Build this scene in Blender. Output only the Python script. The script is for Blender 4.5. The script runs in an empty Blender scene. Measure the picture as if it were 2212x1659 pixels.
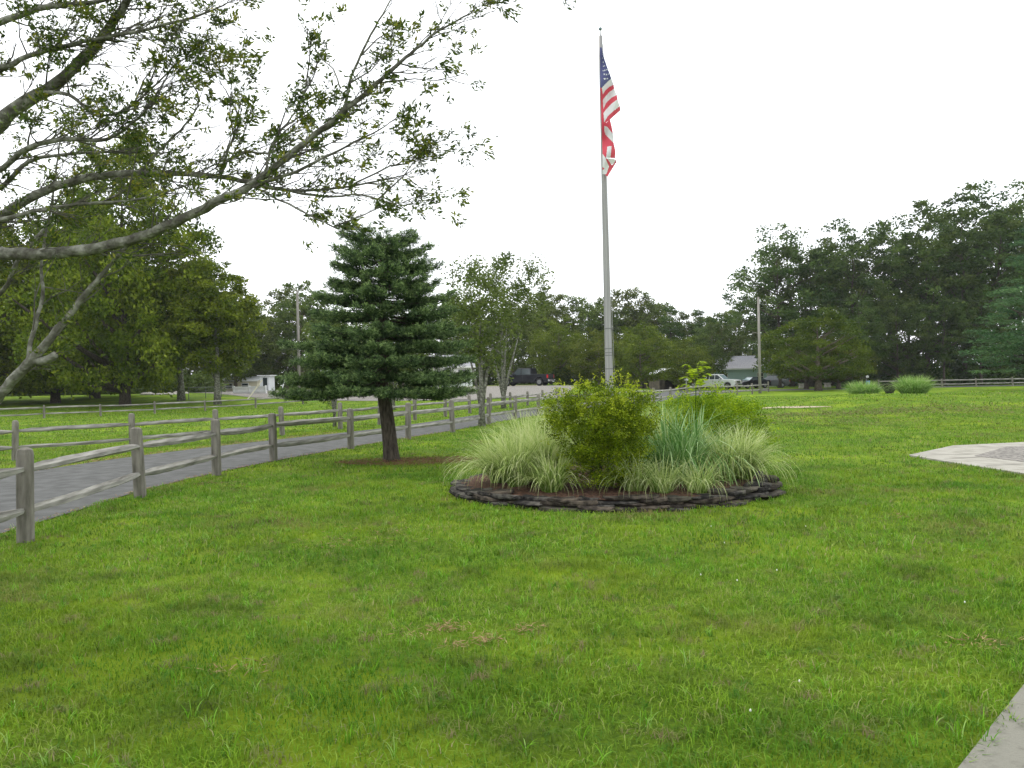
import bpy, math, random
import numpy as np
from mathutils import Matrix, Vector
R = math.radians
scene = bpy.context.scene
C = scene.collection

# ------------------------------------------------------------ camera
EYE = 1.6
F, CX, CY = 1736.0, 1106.0, 829.5
camd = bpy.data.cameras.new('camera')
camd.sensor_width = 36.0
camd.lens = 36.0 * F / 2212.0
camd.clip_end = 2000.0
camd.clip_start = 0.05
cam = bpy.data.objects.new('camera', camd)
C.objects.link(cam)
CM = Matrix.Rotation(R(90 - 0.25), 4, 'X') @ Matrix.Rotation(R(-1.1), 4, 'Z')
cam.matrix_world = Matrix.Translation((0, 0, EYE)) @ CM
scene.camera = cam

# ------------------------------------------------------------ world, sun, exposure
SUN_EL, SUN_AZ = 52.0, -35.0          # azimuth measured from +Y towards +X
w = bpy.data.worlds.new('World'); scene.world = w; w.use_nodes = True
nt = w.node_tree; nt.nodes.clear()
sky = nt.nodes.new('ShaderNodeTexSky'); sky.sky_type = 'NISHITA'; sky.sun_disc = False
sky.sun_elevation = R(SUN_EL); sky.sun_rotation = R(SUN_AZ)
sky.air_density = 1.0; sky.dust_density = 4.0
mixw = nt.nodes.new('ShaderNodeMix'); mixw.data_type = 'RGBA'
mixw.inputs[0].default_value = 0.9
nt.links.new(sky.outputs[0], mixw.inputs[6])
mixw.inputs[7].default_value = (10.4, 10.7, 11.0, 1)      # even bright cloud layer over the clear sky
bgn = nt.nodes.new('ShaderNodeBackground'); bgn.inputs[1].default_value = 0.15
ow = nt.nodes.new('ShaderNodeOutputWorld')
nt.links.new(mixw.outputs[2], bgn.inputs[0]); nt.links.new(bgn.outputs[0], ow.inputs[0])
sd = bpy.data.lights.new('sun', 'SUN'); sd.energy = 1.5; sd.angle = R(10); sd.color = (1, .95, .86)
sun = bpy.data.objects.new('sun', sd); C.objects.link(sun)
sdir = Vector((math.sin(R(SUN_AZ)) * math.cos(R(SUN_EL)), math.cos(R(SUN_AZ)) * math.cos(R(SUN_EL)), math.sin(R(SUN_EL))))
sun.rotation_euler = sdir.to_track_quat('Z', 'Y').to_euler()
scene.view_settings.view_transform = 'Standard'
scene.view_settings.look = 'None'
scene.view_settings.exposure = 0.22
scene.view_settings.gamma = 1.0

# ------------------------------------------------------------ light summer haze (even density, closed box round the scene)
hz = bpy.data.materials.new('haze_air'); hz.use_nodes = True
hn = hz.node_tree; hn.nodes.clear()
pv = hn.nodes.new('ShaderNodeVolumePrincipled'); pv.inputs['Color'].default_value = (.93, .96, 1, 1); pv.inputs['Density'].default_value = .0002; pv.inputs['Anisotropy'].default_value = 0.0
ho = hn.nodes.new('ShaderNodeOutputMaterial'); hn.links.new(pv.outputs[0], ho.inputs['Volume'])
hme = bpy.data.meshes.new('haze')
hme.from_pydata([(x, y, z) for z in (-1, 34) for x, y in ((-440, -60), (440, -60), (440, 660), (-440, 660))], [], [(3, 2, 1, 0), (4, 5, 6, 7), (0, 1, 5, 4), (1, 2, 6, 5), (2, 3, 7, 6), (3, 0, 4, 7)])
hob = bpy.data.objects.new('haze', hme); C.objects.link(hob); hme.materials.append(hz)
hob['kind'] = 'stuff'; hob['label'] = 'thin summer haze in the air over the whole scene'; hob['category'] = 'haze'

# ------------------------------------------------------------ terrain and placing
def ss(a, b, x):
    t = min(1.0, max(0.0, (x - a) / (b - a))); return t * t * (3 - 2 * t)
def H(x, y):
    z = 0.95 * ss(50, 82, y) * (1 - ss(4, 22, x))
    z += 0.62 * ss(5.5, 15, x - 0.05 * y) * ss(24, 36, y) * (1 - ss(37, 47, y)) * (1 - ss(38, 60, x))
    k = ss(14, 24, y) * (1 - ss(60, 90, y)) * ss(1.5, 5, x)
    z += k * 0.05 * (math.sin(x * .9 + y * .5) * math.sin(y * .62 - x * .23 + 1.3))
    return z
def ray(px, py):
    v = CM.to_3x3() @ Vector(((px - CX) / F, -(py - CY) / F, -1.0)); return v
def pt(px, py, d):
    v = ray(px, py); s = d / v.y
    return Vector((v.x * s, d, EYE + v.z * s))
def P(px, d):
    v = pt(px, 822 + EYE * F / d, d); return Vector((v.x, d, H(v.x, d)))
def G(px, py):
    v = ray(px, py); y = 2.0
    while y < 300:
        p = pt(px, py, y)
        if p.z <= H(p.x, p.y): return Vector((p.x, p.y, H(p.x, p.y)))
        y += 0.05
    return pt(px, py, 100)

# ------------------------------------------------------------ materials
def mat(name, c1, c2=None, scale=5.0, rough=0.85, bump=0.0, bscale=None, c3=None, metal=0.0, detail=6, stretch=None, spec=0.3, coords='Object', coat=0, lo=.35, hi=.65):
    m = bpy.data.materials.new(name); m.use_nodes = True
    n = m.node_tree; b = n.nodes['Principled BSDF']
    b.inputs['Roughness'].default_value = rough; b.inputs['Metallic'].default_value = metal
    b.inputs['Specular IOR Level'].default_value = spec; b.inputs['Coat Weight'].default_value = coat
    tc = n.nodes.new('ShaderNodeTexCoord'); src = tc.outputs[coords]
    if stretch:
        mp = n.nodes.new('ShaderNodeMapping'); mp.inputs['Scale'].default_value = stretch
        n.links.new(src, mp.inputs[0]); src = mp.outputs[0]
    if c2 is None:
        b.inputs['Base Color'].default_value = (*c1, 1)
    else:
        no = n.nodes.new('ShaderNodeTexNoise'); no.inputs['Scale'].default_value = scale; no.inputs['Detail'].default_value = detail
        n.links.new(src, no.inputs['Vector'])
        r = n.nodes.new('ShaderNodeValToRGB')
        r.color_ramp.elements[0].position = lo; r.color_ramp.elements[1].position = hi
        r.color_ramp.elements[0].color = (*c1, 1); r.color_ramp.elements[1].color = (*c2, 1)
        if c3:
            e = r.color_ramp.elements.new((lo + hi) / 2); e.color = (*c3, 1)
        n.links.new(no.outputs[0], r.inputs[0]); n.links.new(r.outputs[0], b.inputs['Base Color'])
    if bump:
        nb = n.nodes.new('ShaderNodeTexNoise'); nb.inputs['Scale'].default_value = bscale or scale * 3; nb.inputs['Detail'].default_value = 8
        n.links.new(src, nb.inputs['Vector'])
        bn = n.nodes.new('ShaderNodeBump'); bn.inputs['Strength'].default_value = bump; bn.inputs['Distance'].default_value = 0.03
        n.links.new(nb.outputs[0], bn.inputs['Height']); n.links.new(bn.outputs[0], b.inputs['Normal'])
    return m

def leafmat(name, cols, trans=0.35, rough=0.55, patch=None, pscale=0.5, objvar=0.0):
    """colour per leaf from the 'rnd' attribute; optional patchiness in place; light passes through the blade"""
    m = bpy.data.materials.new(name); m.use_nodes = True
    n = m.node_tree; b = n.nodes['Principled BSDF']; out = n.nodes['Material Output']
    at = n.nodes.new('ShaderNodeAttribute'); at.attribute_name = 'rnd'
    r = n.nodes.new('ShaderNodeValToRGB')
    while len(r.color_ramp.elements) < len(cols): r.color_ramp.elements.new(0.5)
    for i, c in enumerate(cols):
        r.color_ramp.elements[i].position = i / (len(cols) - 1); r.color_ramp.elements[i].color = (*c, 1)
    n.links.new(at.outputs['Fac'], r.inputs[0]); col = r.outputs[0]
    if patch:
        tc = n.nodes.new('ShaderNodeTexCoord')
        for (pc, ps, lo, hi) in patch:
            no = n.nodes.new('ShaderNodeTexNoise'); no.inputs['Scale'].default_value = ps; no.inputs['Detail'].default_value = 5
            mp = n.nodes.new('ShaderNodeMapping'); mp.inputs['Location'].default_value = (ps * 37, pc[0] * 900, 3)
            n.links.new(tc.outputs['Object'], mp.inputs[0]); n.links.new(mp.outputs[0], no.inputs['Vector'])
            mr = n.nodes.new('ShaderNodeMapRange'); mr.inputs[1].default_value = lo; mr.inputs[2].default_value = hi
            n.links.new(no.outputs[0], mr.inputs[0])
            mx = n.nodes.new('ShaderNodeMix'); mx.data_type = 'RGBA'
            n.links.new(mr.outputs[0], mx.inputs[0]); n.links.new(col, mx.inputs[6]); mx.inputs[7].default_value = (*pc, 1)
            col = mx.outputs[2]
    if objvar:
        oi = n.nodes.new('ShaderNodeObjectInfo'); hs = n.nodes.new('ShaderNodeHueSaturation')
        mr = n.nodes.new('ShaderNodeMapRange'); mr.inputs[3].default_value = 1 - objvar; mr.inputs[4].default_value = 1 + objvar
        n.links.new(oi.outputs['Random'], mr.inputs[0]); n.links.new(mr.outputs[0], hs.inputs['Value'])
        mr2 = n.nodes.new('ShaderNodeMapRange'); mr2.inputs[3].default_value = .485; mr2.inputs[4].default_value = .515
        n.links.new(oi.outputs['Random'], mr2.inputs[0]); n.links.new(mr2.outputs[0], hs.inputs['Hue'])
        n.links.new(col, hs.inputs['Color']); col = hs.outputs[0]
    b.inputs['Roughness'].default_value = rough; b.inputs['Specular IOR Level'].default_value = 0.07
    n.links.new(col, b.inputs['Base Color'])
    tr = n.nodes.new('ShaderNodeBsdfTranslucent'); n.links.new(col, tr.inputs[0])
    ms = n.nodes.new('ShaderNodeMixShader'); ms.inputs[0].default_value = trans
    n.links.new(b.outputs[0], ms.inputs[1]); n.links.new(tr.outputs[0], ms.inputs[2]); n.links.new(ms.outputs[0], out.inputs[0])
    return m

M = {}
M['wood'] = mat('weathered_wood', (.10, .092, .075), (.29, .27, .23), 2.0, .9, .5, 14, stretch=(6, 6, 1.2), lo=.3, hi=.72)
M['wood_rail'] = mat('weathered_rail_wood', (.11, .104, .09), (.38, .365, .33), 2.0, .9, .5, 10, stretch=(1, 9, 9), lo=.3, hi=.7)
M['asphalt'] = mat('asphalt', (.085, .087, .084), (.125, .127, .124), 3.5, .95, .25, 120, spec=.06)
M['concrete'] = mat('concrete', (.21, .20, .165), (.33, .315, .27), 3.5, .85, .2, 70, lo=.25, hi=.6)
M['joint'] = mat('dark_joint', (.12, .11, .1), None)
M['gravel'] = mat('gravel', (.10, .095, .085), (.30, .28, .25), 18, .95, .8, 40)
M['sand'] = mat('sand', (.30, .25, .16), (.42, .36, .26), 2, .95, .3, 20)
M['mulch'] = mat('mulch', (.04, .02, .013), (.13, .065, .04), 22, .95, .9, 40)
M['slate'] = mat('slate', (.018, .017, .016), (.12, .11, .095), 9, .9, 1.0, 30, c3=(.034, .031, .028), spec=.15)
M['slate_pale'] = mat('pale_slate', (.03, .028, .022), (.10, .088, .068), 5, .9, .8, 18, spec=.15)
M['alu'] = mat('brushed_aluminium', (.27, .265, .26), (.38, .375, .37), 1.2, .6, .06, 60, metal=.35, stretch=(30, 30, .6))
M['band'] = mat('dark_tape', (.2, .2, .2), None)
M['ball'] = mat('dull_ball', (.18, .24, .26), None, rough=.35, metal=.5)
M['bark'] = mat('bark', (.07, .055, .04), (.2, .165, .125), 5, .95, 1, 18, stretch=(4, 4, 1))
M['bark_dark'] = mat('dark_bark', (.035, .028, .022), (.11, .09, .07), 6, .95, 1, 20, stretch=(4, 4, 1))
M['bark_grey'] = mat('lichened_grey_bark', (.085, .08, .066), (.29, .29, .245), 11, .95, 1, 30, c3=(.15, .15, .12), spec=.1)
M['pole'] = mat('grey_pole_wood', (.2, .185, .165), (.33, .31, .28), 2, .9, .3, 12, stretch=(5, 5, .5))

# ------------------------------------------------------------ mesh helpers
def tag(o, label=None, cat=None, group=None, kind=None):
    if label: o['label'] = label
    if cat: o['category'] = cat
    if group: o['group'] = group
    if kind: o['kind'] = kind
    return o
def empty(name, loc=(0, 0, 0), rz=0, label=None, cat=None, group=None):
    o = bpy.data.objects.new(name, None); C.objects.link(o); o.empty_display_size = .2
    o.location = loc; o.rotation_euler = (0, 0, rz); return tag(o, label, cat, group)
def link(name, me, mats, parent=None, loc=None):
    o = bpy.data.objects.new(name, me); C.objects.link(o)
    for m in (mats if isinstance(mats, (list, tuple)) else [mats]): me.materials.append(m)
    if parent: o.parent = parent
    if loc is not None: o.location = loc
    return o
def npmesh(name, V, Fc, rnd=None, smooth=False, mi=None):
    V = np.asarray(V, dtype=np.float32); Fc = np.asarray(Fc, dtype=np.int32)
    me = bpy.data.meshes.new(name); k = Fc.shape[1]
    me.vertices.add(len(V)); me.vertices.foreach_set('co', V.ravel())
    me.loops.add(Fc.size); me.loops.foreach_set('vertex_index', Fc.ravel())
    me.polygons.add(len(Fc)); me.polygons.foreach_set('loop_start', np.arange(0, Fc.size, k, dtype=np.int32))
    me.polygons.foreach_set('loop_total', np.full(len(Fc), k, dtype=np.int32))
    if smooth: me.polygons.foreach_set('use_smooth', np.ones(len(Fc), dtype=bool))
    if mi is not None: me.polygons.foreach_set('material_index', np.asarray(mi, dtype=np.int32))
    me.update(calc_edges=True)
    if rnd is not None:
        a = me.attributes.new('rnd', 'FLOAT', 'POINT'); a.data.foreach_set('value', np.asarray(rnd, dtype=np.float32))
    return me

class MB:
    """collects boxes, tubes and plates; build() links them as one mesh object"""
    def __init__(s): s.v = []; s.f = []; s.m = []
    def add(s, vs, fs, mi=0):
        o = len(s.v); s.v += [tuple(v) for v in vs]; s.f += [tuple(i + o for i in f) for f in fs]; s.m += [mi] * len(fs)
    def box(s, c, d, rz=0, mi=0, taper=0):
        hx, hy, hz = d[0] / 2, d[1] / 2, d[2] / 2; vs = []
        for z, t in ((-hz, 1), (hz, 1 - taper)):
            for x, y in ((-hx, -hy), (hx, -hy), (hx, hy), (-hx, hy)):
                x *= t; y *= t
                vs.append((c[0] + x * math.cos(rz) - y * math.sin(rz), c[1] + x * math.sin(rz) + y * math.cos(rz), c[2] + z))
        s.add(vs, [(0, 3, 2, 1), (4, 5, 6, 7), (0, 1, 5, 4), (1, 2, 6, 5), (2, 3, 7, 6), (3, 0, 4, 7)], mi)
    def tube(s, pts, rad, n=8, mi=0, rot=0.0, cap=True):
        pts = [Vector(p) for p in pts]; rings = []; up = Vector((0.13, 0.21, 1)).normalized()
        vs = []; fs = []
        u = None
        for i, p in enumerate(pts):
            t = (pts[min(i + 1, len(pts) - 1)] - pts[max(i - 1, 0)])
            if t.length < 1e-6: t = Vector((0, 0, 1))
            t.normalize()
            if u is None:
                u = up.cross(t)
                if u.length < .05: u = Vector((1, 0, 0)).cross(t)
            else: u = u - t * u.dot(t)
            u.normalize(); v = t.cross(u)
            r = rad[i] if isinstance(rad, (list, tuple)) else rad
            for k in range(n):
                a = rot + 2 * math.pi * k / n
                vs.append(p + u * (math.cos(a) * r) + v * (math.sin(a) * r))
        for i in range(len(pts) - 1):
            for k in range(n):
                a = i * n + k; b = i * n + (k + 1) % n
                fs.append((a, b, b + n, a + n))
        if cap:
            fs.append(tuple(range(n - 1, -1, -1))); fs.append(tuple((len(pts) - 1) * n + k for k in range(n)))
        s.add(vs, fs, mi)
    def prism(s, prof, y0, y1, mi=0, bevel=0.0):
        """profile in x,z extruded along y"""
        n = len(prof)
        vs = [(x, y0, z) for x, z in prof] + [(x, y1, z) for x, z in prof]
        fs = [(i, (i + 1) % n, n + (i + 1) % n, n + i) for i in range(n)] + [tuple(range(n - 1, -1, -1)), tuple(range(n, 2 * n))]
        s.add(vs, fs, mi)
    def build(s, name, mats, parent=None, smooth=False, bevel=0, loc=None, auto=None):
        me = bpy.data.meshes.new(name); me.from_pydata(s.v, [], s.f); me.update()
        me.polygons.foreach_set('material_index', s.m)
        import bmesh
        bm = bmesh.new(); bm.from_mesh(me); bmesh.ops.recalc_face_normals(bm, faces=bm.faces); bm.to_mesh(me); bm.free()
        if smooth: me.polygons.foreach_set('use_smooth', [True] * len(me.polygons))
        o = link(name, me, mats, parent, loc)
        if bevel:
            b = o.modifiers.new('bevel', 'BEVEL'); b.width = bevel; b.segments = 2; b.limit_method = 'ANGLE'; b.angle_limit = R(35)
        return o

def nrm(a): return a / np.maximum(np.linalg.norm(a, axis=1, keepdims=True), 1e-9)
def leaf_quads(Pn, L, W, rng, flat=0.3, dirs=None, dirmix=0.0, droop=0.0):
    N = len(Pn); d = rng.normal(size=(N, 3)); d[:, 2] *= (1 - flat); d = nrm(d)
    if dirs is not None: d = nrm(d * (1 - dirmix) + dirs * dirmix)
    d[:, 2] -= droop; d = nrm(d)
    n = rng.normal(size=(N, 3)); n[:, 2] += 2.0 * flat
    s = nrm(np.cross(d, n))
    L = np.broadcast_to(np.asarray(L, dtype=float).reshape(-1, 1) * np.ones((N, 1)), (N, 1)) * rng.uniform(.65, 1.25, (N, 1))
    W = L * W
    V = np.stack([Pn, Pn + d * L * .45 + s * W * .5, Pn + d * L, Pn + d * L * .45 - s * W * .5], axis=1).reshape(-1, 3)
    return V, np.arange(N * 4).reshape(-1, 4)
def copy_thing(root, loc, rz=0, sc=(1, 1, 1), label=None, group=None, cat=None):
    r = root.copy(); C.objects.link(r); r.location = loc; r.rotation_euler = (0, 0, rz); r.scale = sc
    if label: r['label'] = label
    if group: r['group'] = group
    for ch in list(root.children):
        c = ch.copy(); C.objects.link(c); c.parent = r
        for g in ch.children:
            d = g.copy(); C.objects.link(d); d.parent = c
    return r

# ------------------------------------------------------------ ground
xs = np.unique(np.concatenate([np.arange(-400, -60, 12.), np.arange(-60, 80, 1.0), np.arange(80, 420, 12.)]))
ys = np.unique(np.concatenate([np.arange(-40, 0, 5.), np.arange(0, 110, 1.0), np.arange(110, 620, 15.)]))
V = np.array([(x, y, H(x, y)) for y in ys for x in xs]); nx = len(xs)
Fq = np.array([(j * nx + i, j * nx + i + 1, (j + 1) * nx + i + 1, (j + 1) * nx + i) for j in range(len(ys) - 1) for i in range(nx - 1)])
def lawn_mat():
    m = bpy.data.materials.new('lawn_soil_and_turf'); m.use_nodes = True
    n = m.node_tree; b = n.nodes['Principled BSDF']; b.inputs['Roughness'].default_value = .95; b.inputs['Specular IOR Level'].default_value = .1
    tc = n.nodes.new('ShaderNodeTexCoord')
    def noise(sc, detail, loc=0, stretch=(1, 1, 1)):
        mp = n.nodes.new('ShaderNodeMapping'); mp.inputs['Location'].default_value = (loc, loc * 2, 0); mp.inputs['Scale'].default_value = stretch
        no = n.nodes.new('ShaderNodeTexNoise'); no.inputs['Scale'].default_value = sc; no.inputs['Detail'].default_value = detail; no.inputs['Roughness'].default_value = .65
        n.links.new(tc.outputs['Object'], mp.inputs[0]); n.links.new(mp.outputs[0], no.inputs['Vector']); return no.outputs[0]
    def rng(v, a, b_, c=0, d=1):
        mr = n.nodes.new('ShaderNodeMapRange'); mr.inputs[1].default_value = a; mr.inputs[2].default_value = b_; mr.inputs[3].default_value = c; mr.inputs[4].default_value = d
        n.links.new(v, mr.inputs[0]); return mr.outputs[0]
    def mix(f, a, c):
        mx = n.nodes.new('ShaderNodeMix'); mx.data_type = 'RGBA'; n.links.new(f, mx.inputs[0])
        if isinstance(a, tuple): mx.inputs[6].default_value = (*a, 1)
        else: n.links.new(a, mx.inputs[6])
        mx.inputs[7].default_value = (*c, 1); return mx.outputs[2]
    c = mix(rng(noise(22, 8, 3), .35, .7), (.06, .115, .008), (.15, .25, .014))
    c = mix(rng(noise(.55, 6, 11), .45, .68), c, (.22, .31, .012))
    c = mix(rng(noise(.9, 5, 41), .56, .72), c, (.08, .21, .008))
    c = mix(rng(noise(.35, 8, 23, (1, 1.6, 1)), .62, .74, 0, .75), c, (.16, .13, .05))
    n.links.new(c, b.inputs['Base Color'])
    bn = n.nodes.new('ShaderNodeBump'); bn.inputs['Strength'].default_value = .9; bn.inputs['Distance'].default_value = .05
    n.links.new(noise(45, 6, 5), bn.inputs['Height']); n.links.new(bn.outputs[0], b.inputs['Normal'])
    return m
M['lawn'] = lawn_mat()
tag(link('ground', npmesh('ground', V, Fq, smooth=True), M['lawn']), kind='structure')

def strip(name, A, B, m, dz=0.012, sub=8, kind='structure'):
    V = []; Fc = []
    def fine(L):
        out = []
        L = [Vector((p[0], p[1], 0)) for p in L]
        for i in range(len(L) - 1):
            p0 = L[max(i - 1, 0)]; p1 = L[i]; p2 = L[i + 1]; p3 = L[min(i + 2, len(L) - 1)]
            for k in range(sub):
                t = k / sub
                out.append(.5 * ((2 * p1) + (p2 - p0) * t + (2 * p0 - 5 * p1 + 4 * p2 - p3) * t * t + (3 * p1 - p0 - 3 * p2 + p3) * t ** 3))
        out.append(L[-1]); return out
    a, b = fine(A), fine(B); K = 6
    for p, q in zip(a, b):
        for k in range(K + 1):
            c = p.lerp(q, k / K); V.append((c.x, c.y, H(c.x, c.y) + dz))
    for i in range(len(a) - 1):
        for k in range(K): Fc.append((i * (K + 1) + k, i * (K + 1) + k + 1, (i + 1) * (K + 1) + k + 1, (i + 1) * (K + 1) + k))
    return tag(link(name, npmesh(name, V, Fc, smooth=True), m), kind=kind)
near_edge = [(-6.7, -8), (-6.1, 2), (-5.72, 8.85), (-5.75, 12.3), (-5.5, 14.6), (-5.0, 16.9), (-4.1, 20), (-3.1, 23), (-2.0, 26), (-.9, 30), (.2, 33.5), (1.3, 36.6), (2.6, 40.5), (6, 47), (11.5, 57), (17, 68), (24, 83)]
far_edge = [(-11.6, -8), (-11.0, 2), (-10.3, 10), (-9.5, 15), (-8.9, 18.2), (-7.75, 21.5), (-6.4, 24.4), (-5.0, 27.3), (-3.9, 30.3), (-2.8, 34), (-1.9, 37), (-1, 40.0), (.4, 44), (3.5, 50.5), (8.6, 60), (13.5, 71), (17.5, 87)]
strip('driveway', far_edge, near_edge, M['asphalt'])
strip('street', [(-10, 94), (20, 92), (60, 91), (160, 91)], [(-10, 87), (24, 83.5), (60, 84.5), (160, 85)], M['asphalt'], dz=.02)
strip('gravel_lot', [(-40, 92), (-20, 94), (-6, 94), (8, 90)], [(-22, 68), (-14, 62), (-6, 60), (4, 62)], M['gravel'], dz=.03)
strip('sand_drive', [(-34, 99), (-18, 99), (-4, 99), (4, 99)], [(-34, 94.5), (-18, 94.5), (-4, 94.5), (4, 92)], M['sand'], dz=.035)

# concrete walk round a gravel bed (right), and the sidewalk at the camera's feet
def slab(name, poly, m, top=0.02, dz=-.05):
    mb = MB(); n = len(poly)
    vs = [(x, y, dz) for x, y in poly] + [(x, y, top) for x, y in poly]
    mb.add(vs, [tuple(range(n, 2 * n))] + [(i, (i + 1) % n, n + (i + 1) % n, n + i) for i in range(n)])
    return mb.build(name, m)
a = G(1963, 986); b = G(2059, 965); c = G(2212, 958); d = G(2212, 1027); e = G(2092, 1008)
ia = G(2105, 989); ib = G(2174, 969); idn = G(2212, 1002)
far_r = (c.x + (c.x - b.x) * 2.2, c.y + (c.y - b.y) * 2.2); low_r = (d.x + (d.x - e.x) * 2.5, d.y + (d.y - e.y) * 2.5)
walk = slab('path', [(a.x, a.y), (e.x, e.y), (d.x, d.y), low_r, far_r, (c.x, c.y), (b.x, b.y)], M['concrete'], .03)
tag(walk, kind='structure')
gb = slab('gravel_bed', [(ia.x, ia.y), (idn.x, idn.y), (idn.x + (idn.x - ia.x) * 3, idn.y + (idn.y - ia.y) * 3), (ib.x + 8, ib.y + 1.0), (ib.x, ib.y)], M['gravel'], .036, dz=0)
tag(gb, kind='structure')
j = MB()
def joint(p, q, wd=.012, z=.0335):
    p = Vector((p[0], p[1], 0)); q = Vector((q[0], q[1], 0)); t = (q - p).normalized(); s = Vector((-t.y, t.x, 0)) * wd
    j.add([(v.x, v.y, z) for v in (p - s, q - s, q + s, p + s)], [(0, 1, 2, 3)])
for u, v in ((G(1965, 985), G(2100, 985)), (G(2040, 996), G(2116, 991)), (G(2130, 1010), G(2211, 1007)), (G(2090, 967), G(2165, 972))): joint(u, v)
j.build('path_joint', M['joint'], walk)
s0 = Vector((1.80, 3.25)); s1 = Vector((2.76, 4.26)); dr = (s1 - s0).normalized()
A0 = s0 - dr * 4.5; A1 = s0 + dr * 7.2; nr = Vector((dr.y, -dr.x))
M['concrete_old'] = mat('stained_concrete', (.09, .085, .07), (.22, .215, .18), 14, .95, .5, 90, lo=.22, hi=.5, c3=(.185, .18, .15), spec=.05, detail=12)
sw = slab('sidewalk', [tuple(A0), tuple(A0 + nr * 1.5), tuple(A1 + nr * 1.5), tuple(A1)], M['concrete_old'], .025)
tag(sw, kind='structure')

# ------------------------------------------------------------ grass
grass_patch = [((.23, .31, .015), .40, .47, .74), ((.06, .17, .012), .8, .49, .74), ((.23, .19, .08), .70, .57, .74), ((.08, .12, .02), 1.9, .52, .74), ((.24, .20, .10), 5.5, .57, .70), ((.07, .19, .02), 9.0, .54, .70)]
M['grass'] = leafmat('grass_blades', [(.07, .155, .012), (.13, .26, .016), (.205, .355, .024), (.29, .40, .06), (.40, .35, .18)], trans=.3, patch=grass_patch)
def vH(x, y):
    def s(a, b, v):
        t = np.clip((v - a) / (b - a), 0, 1); return t * t * (3 - 2 * t)
    z = 0.95 * s(50, 82, y) * (1 - s(4, 22, x))
    z += 0.62 * s(5.5, 15, x - .05 * y) * s(24, 36, y) * (1 - s(37, 47, y)) * (1 - s(38, 60, x))
    k = s(14, 24, y) * (1 - s(60, 90, y)) * s(1.5, 5, x)
    return z + k * .05 * (np.sin(x * .9 + y * .5) * np.sin(y * .62 - x * .23 + 1.3))
ne = np.array(near_edge); fe = np.array(far_edge)
def keep_mask(x, y):
    wob = .10 * (pnoise(x, y, 1.7, 33) - .5) + .14 * (pnoise(x, y, 6, 34) - .5)
    road = (x < np.interp(y, ne[:, 1], ne[:, 0]) + .0 + wob) & (x > np.interp(y, fe[:, 1], fe[:, 0]) - .05) & (y < 85)
    bed = ((x - BED[0]) / 2.31) ** 2 + ((y - BED[1]) / 2.10) ** 2 < 1
    p = np.array([s0.x, s0.y]); side = (x - p[0]) * nr.x + (y - p[1]) * nr.y
    sdw = (side > .02 + .09 * (pnoise(x, y, 5, 41) - .4) + .07 * (pnoise(x, y, 17, 42) - .5)) & (side < 1.5)
    def inpoly(poly):
        c = np.zeros(len(x), bool); n = len(poly)
        for i in range(n):
            x1, y1 = poly[i]; x2, y2 = poly[(i + 1) % n]
            c ^= ((y1 > y) != (y2 > y)) & (x < (x2 - x1) * (y - y1) / (y2 - y1 + 1e-12) + x1)
        return c
    wk = inpoly([(a.x, a.y), (e.x, e.y), (d.x, d.y), low_r, far_r, (c.x, c.y), (b.x, b.y)])
    rr = np.random.default_rng(5).random(len(x))
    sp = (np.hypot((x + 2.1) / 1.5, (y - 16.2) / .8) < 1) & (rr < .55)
    return ~(road | bed | sdw | wk | sp)
BED = (1.44, 11.75)
def pnoise(x, y, sc, seed):
    r = np.random.default_rng(seed); g = r.random((64, 64)); u = x * sc; v = y * sc
    i = np.floor(u).astype(int); k = np.floor(v).astype(int); fu = u - i; fv = v - k; fu = fu * fu * (3 - 2 * fu); fv = fv * fv * (3 - 2 * fv)
    G_ = lambda a_, b_: g[a_ % 64, b_ % 64]
    return (G_(i, k) * (1 - fu) + G_(i + 1, k) * fu) * (1 - fv) + (G_(i, k + 1) * (1 - fu) + G_(i + 1, k + 1) * fu) * fv
def grass_zone(y0, y1, dens, hgt, wid, seed, wide=.78, seg=2):
    rng = np.random.default_rng(seed)
    area = wide * (y1 ** 2 - y0 ** 2) + 2 * (y1 - y0)
    N = int(area * dens)
    y = np.sqrt(rng.random(N) * (y1 ** 2 - y0 ** 2) + y0 ** 2); x = (rng.random(N) * 2 - 1) * (wide * y + 1)
    m_ = keep_mask(x, y); x = x[m_]; y = y[m_]; N = len(x)
    cl = pnoise(x, y, 3.2, 1) * .6 + pnoise(x, y, 9, 2) * .4
    pick = rng.random(N) < (.35 + 1.1 * cl); x = x[pick]; y = y[pick]; cl = cl[pick]; N = len(x)
    h = hgt * (.45 + .9 * cl) * rng.uniform(.5, 1.35, N); az = rng.uniform(0, 2 * np.pi, N); lean = rng.uniform(.3, 1.3, N)
    base = np.stack([x, y, vH(x, y) - .004], 1); dr_ = np.stack([np.cos(az), np.sin(az), np.zeros(N)], 1); sd_ = np.stack([-np.sin(az), np.cos(az), np.zeros(N)], 1)
    wv = wid * rng.uniform(.6, 1.3, N)[:, None]; hh = h[:, None]; ln = lean[:, None]
    p1 = base + dr_ * hh * ln * .3; p1[:, 2] += h * .6
    p2 = base + dr_ * hh * ln * 1.0; p2[:, 2] += h * (1 - .35 * lean * .6)
    V = np.stack([base - sd_ * wv / 2, base + sd_ * wv / 2, p1 - sd_ * wv * .42, p1 + sd_ * wv * .42, p2 - sd_ * wv * .08, p2 + sd_ * wv * .08], 1).reshape(-1, 3)
    i = np.arange(N)[:, None] * 6
    Fc = np.concatenate([i + np.array([[0, 1, 3, 2]]), i + np.array([[2, 3, 5, 4]])], 1).reshape(-1, 4)
    rv = np.clip(rng.normal(.38, .2, N) + (pnoise(x, y, 1.4, 7) - .5) * .35 + (rng.random(N) < .05) * .5, 0, 1)
    return V, Fc, np.repeat(rv, 6)
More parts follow.
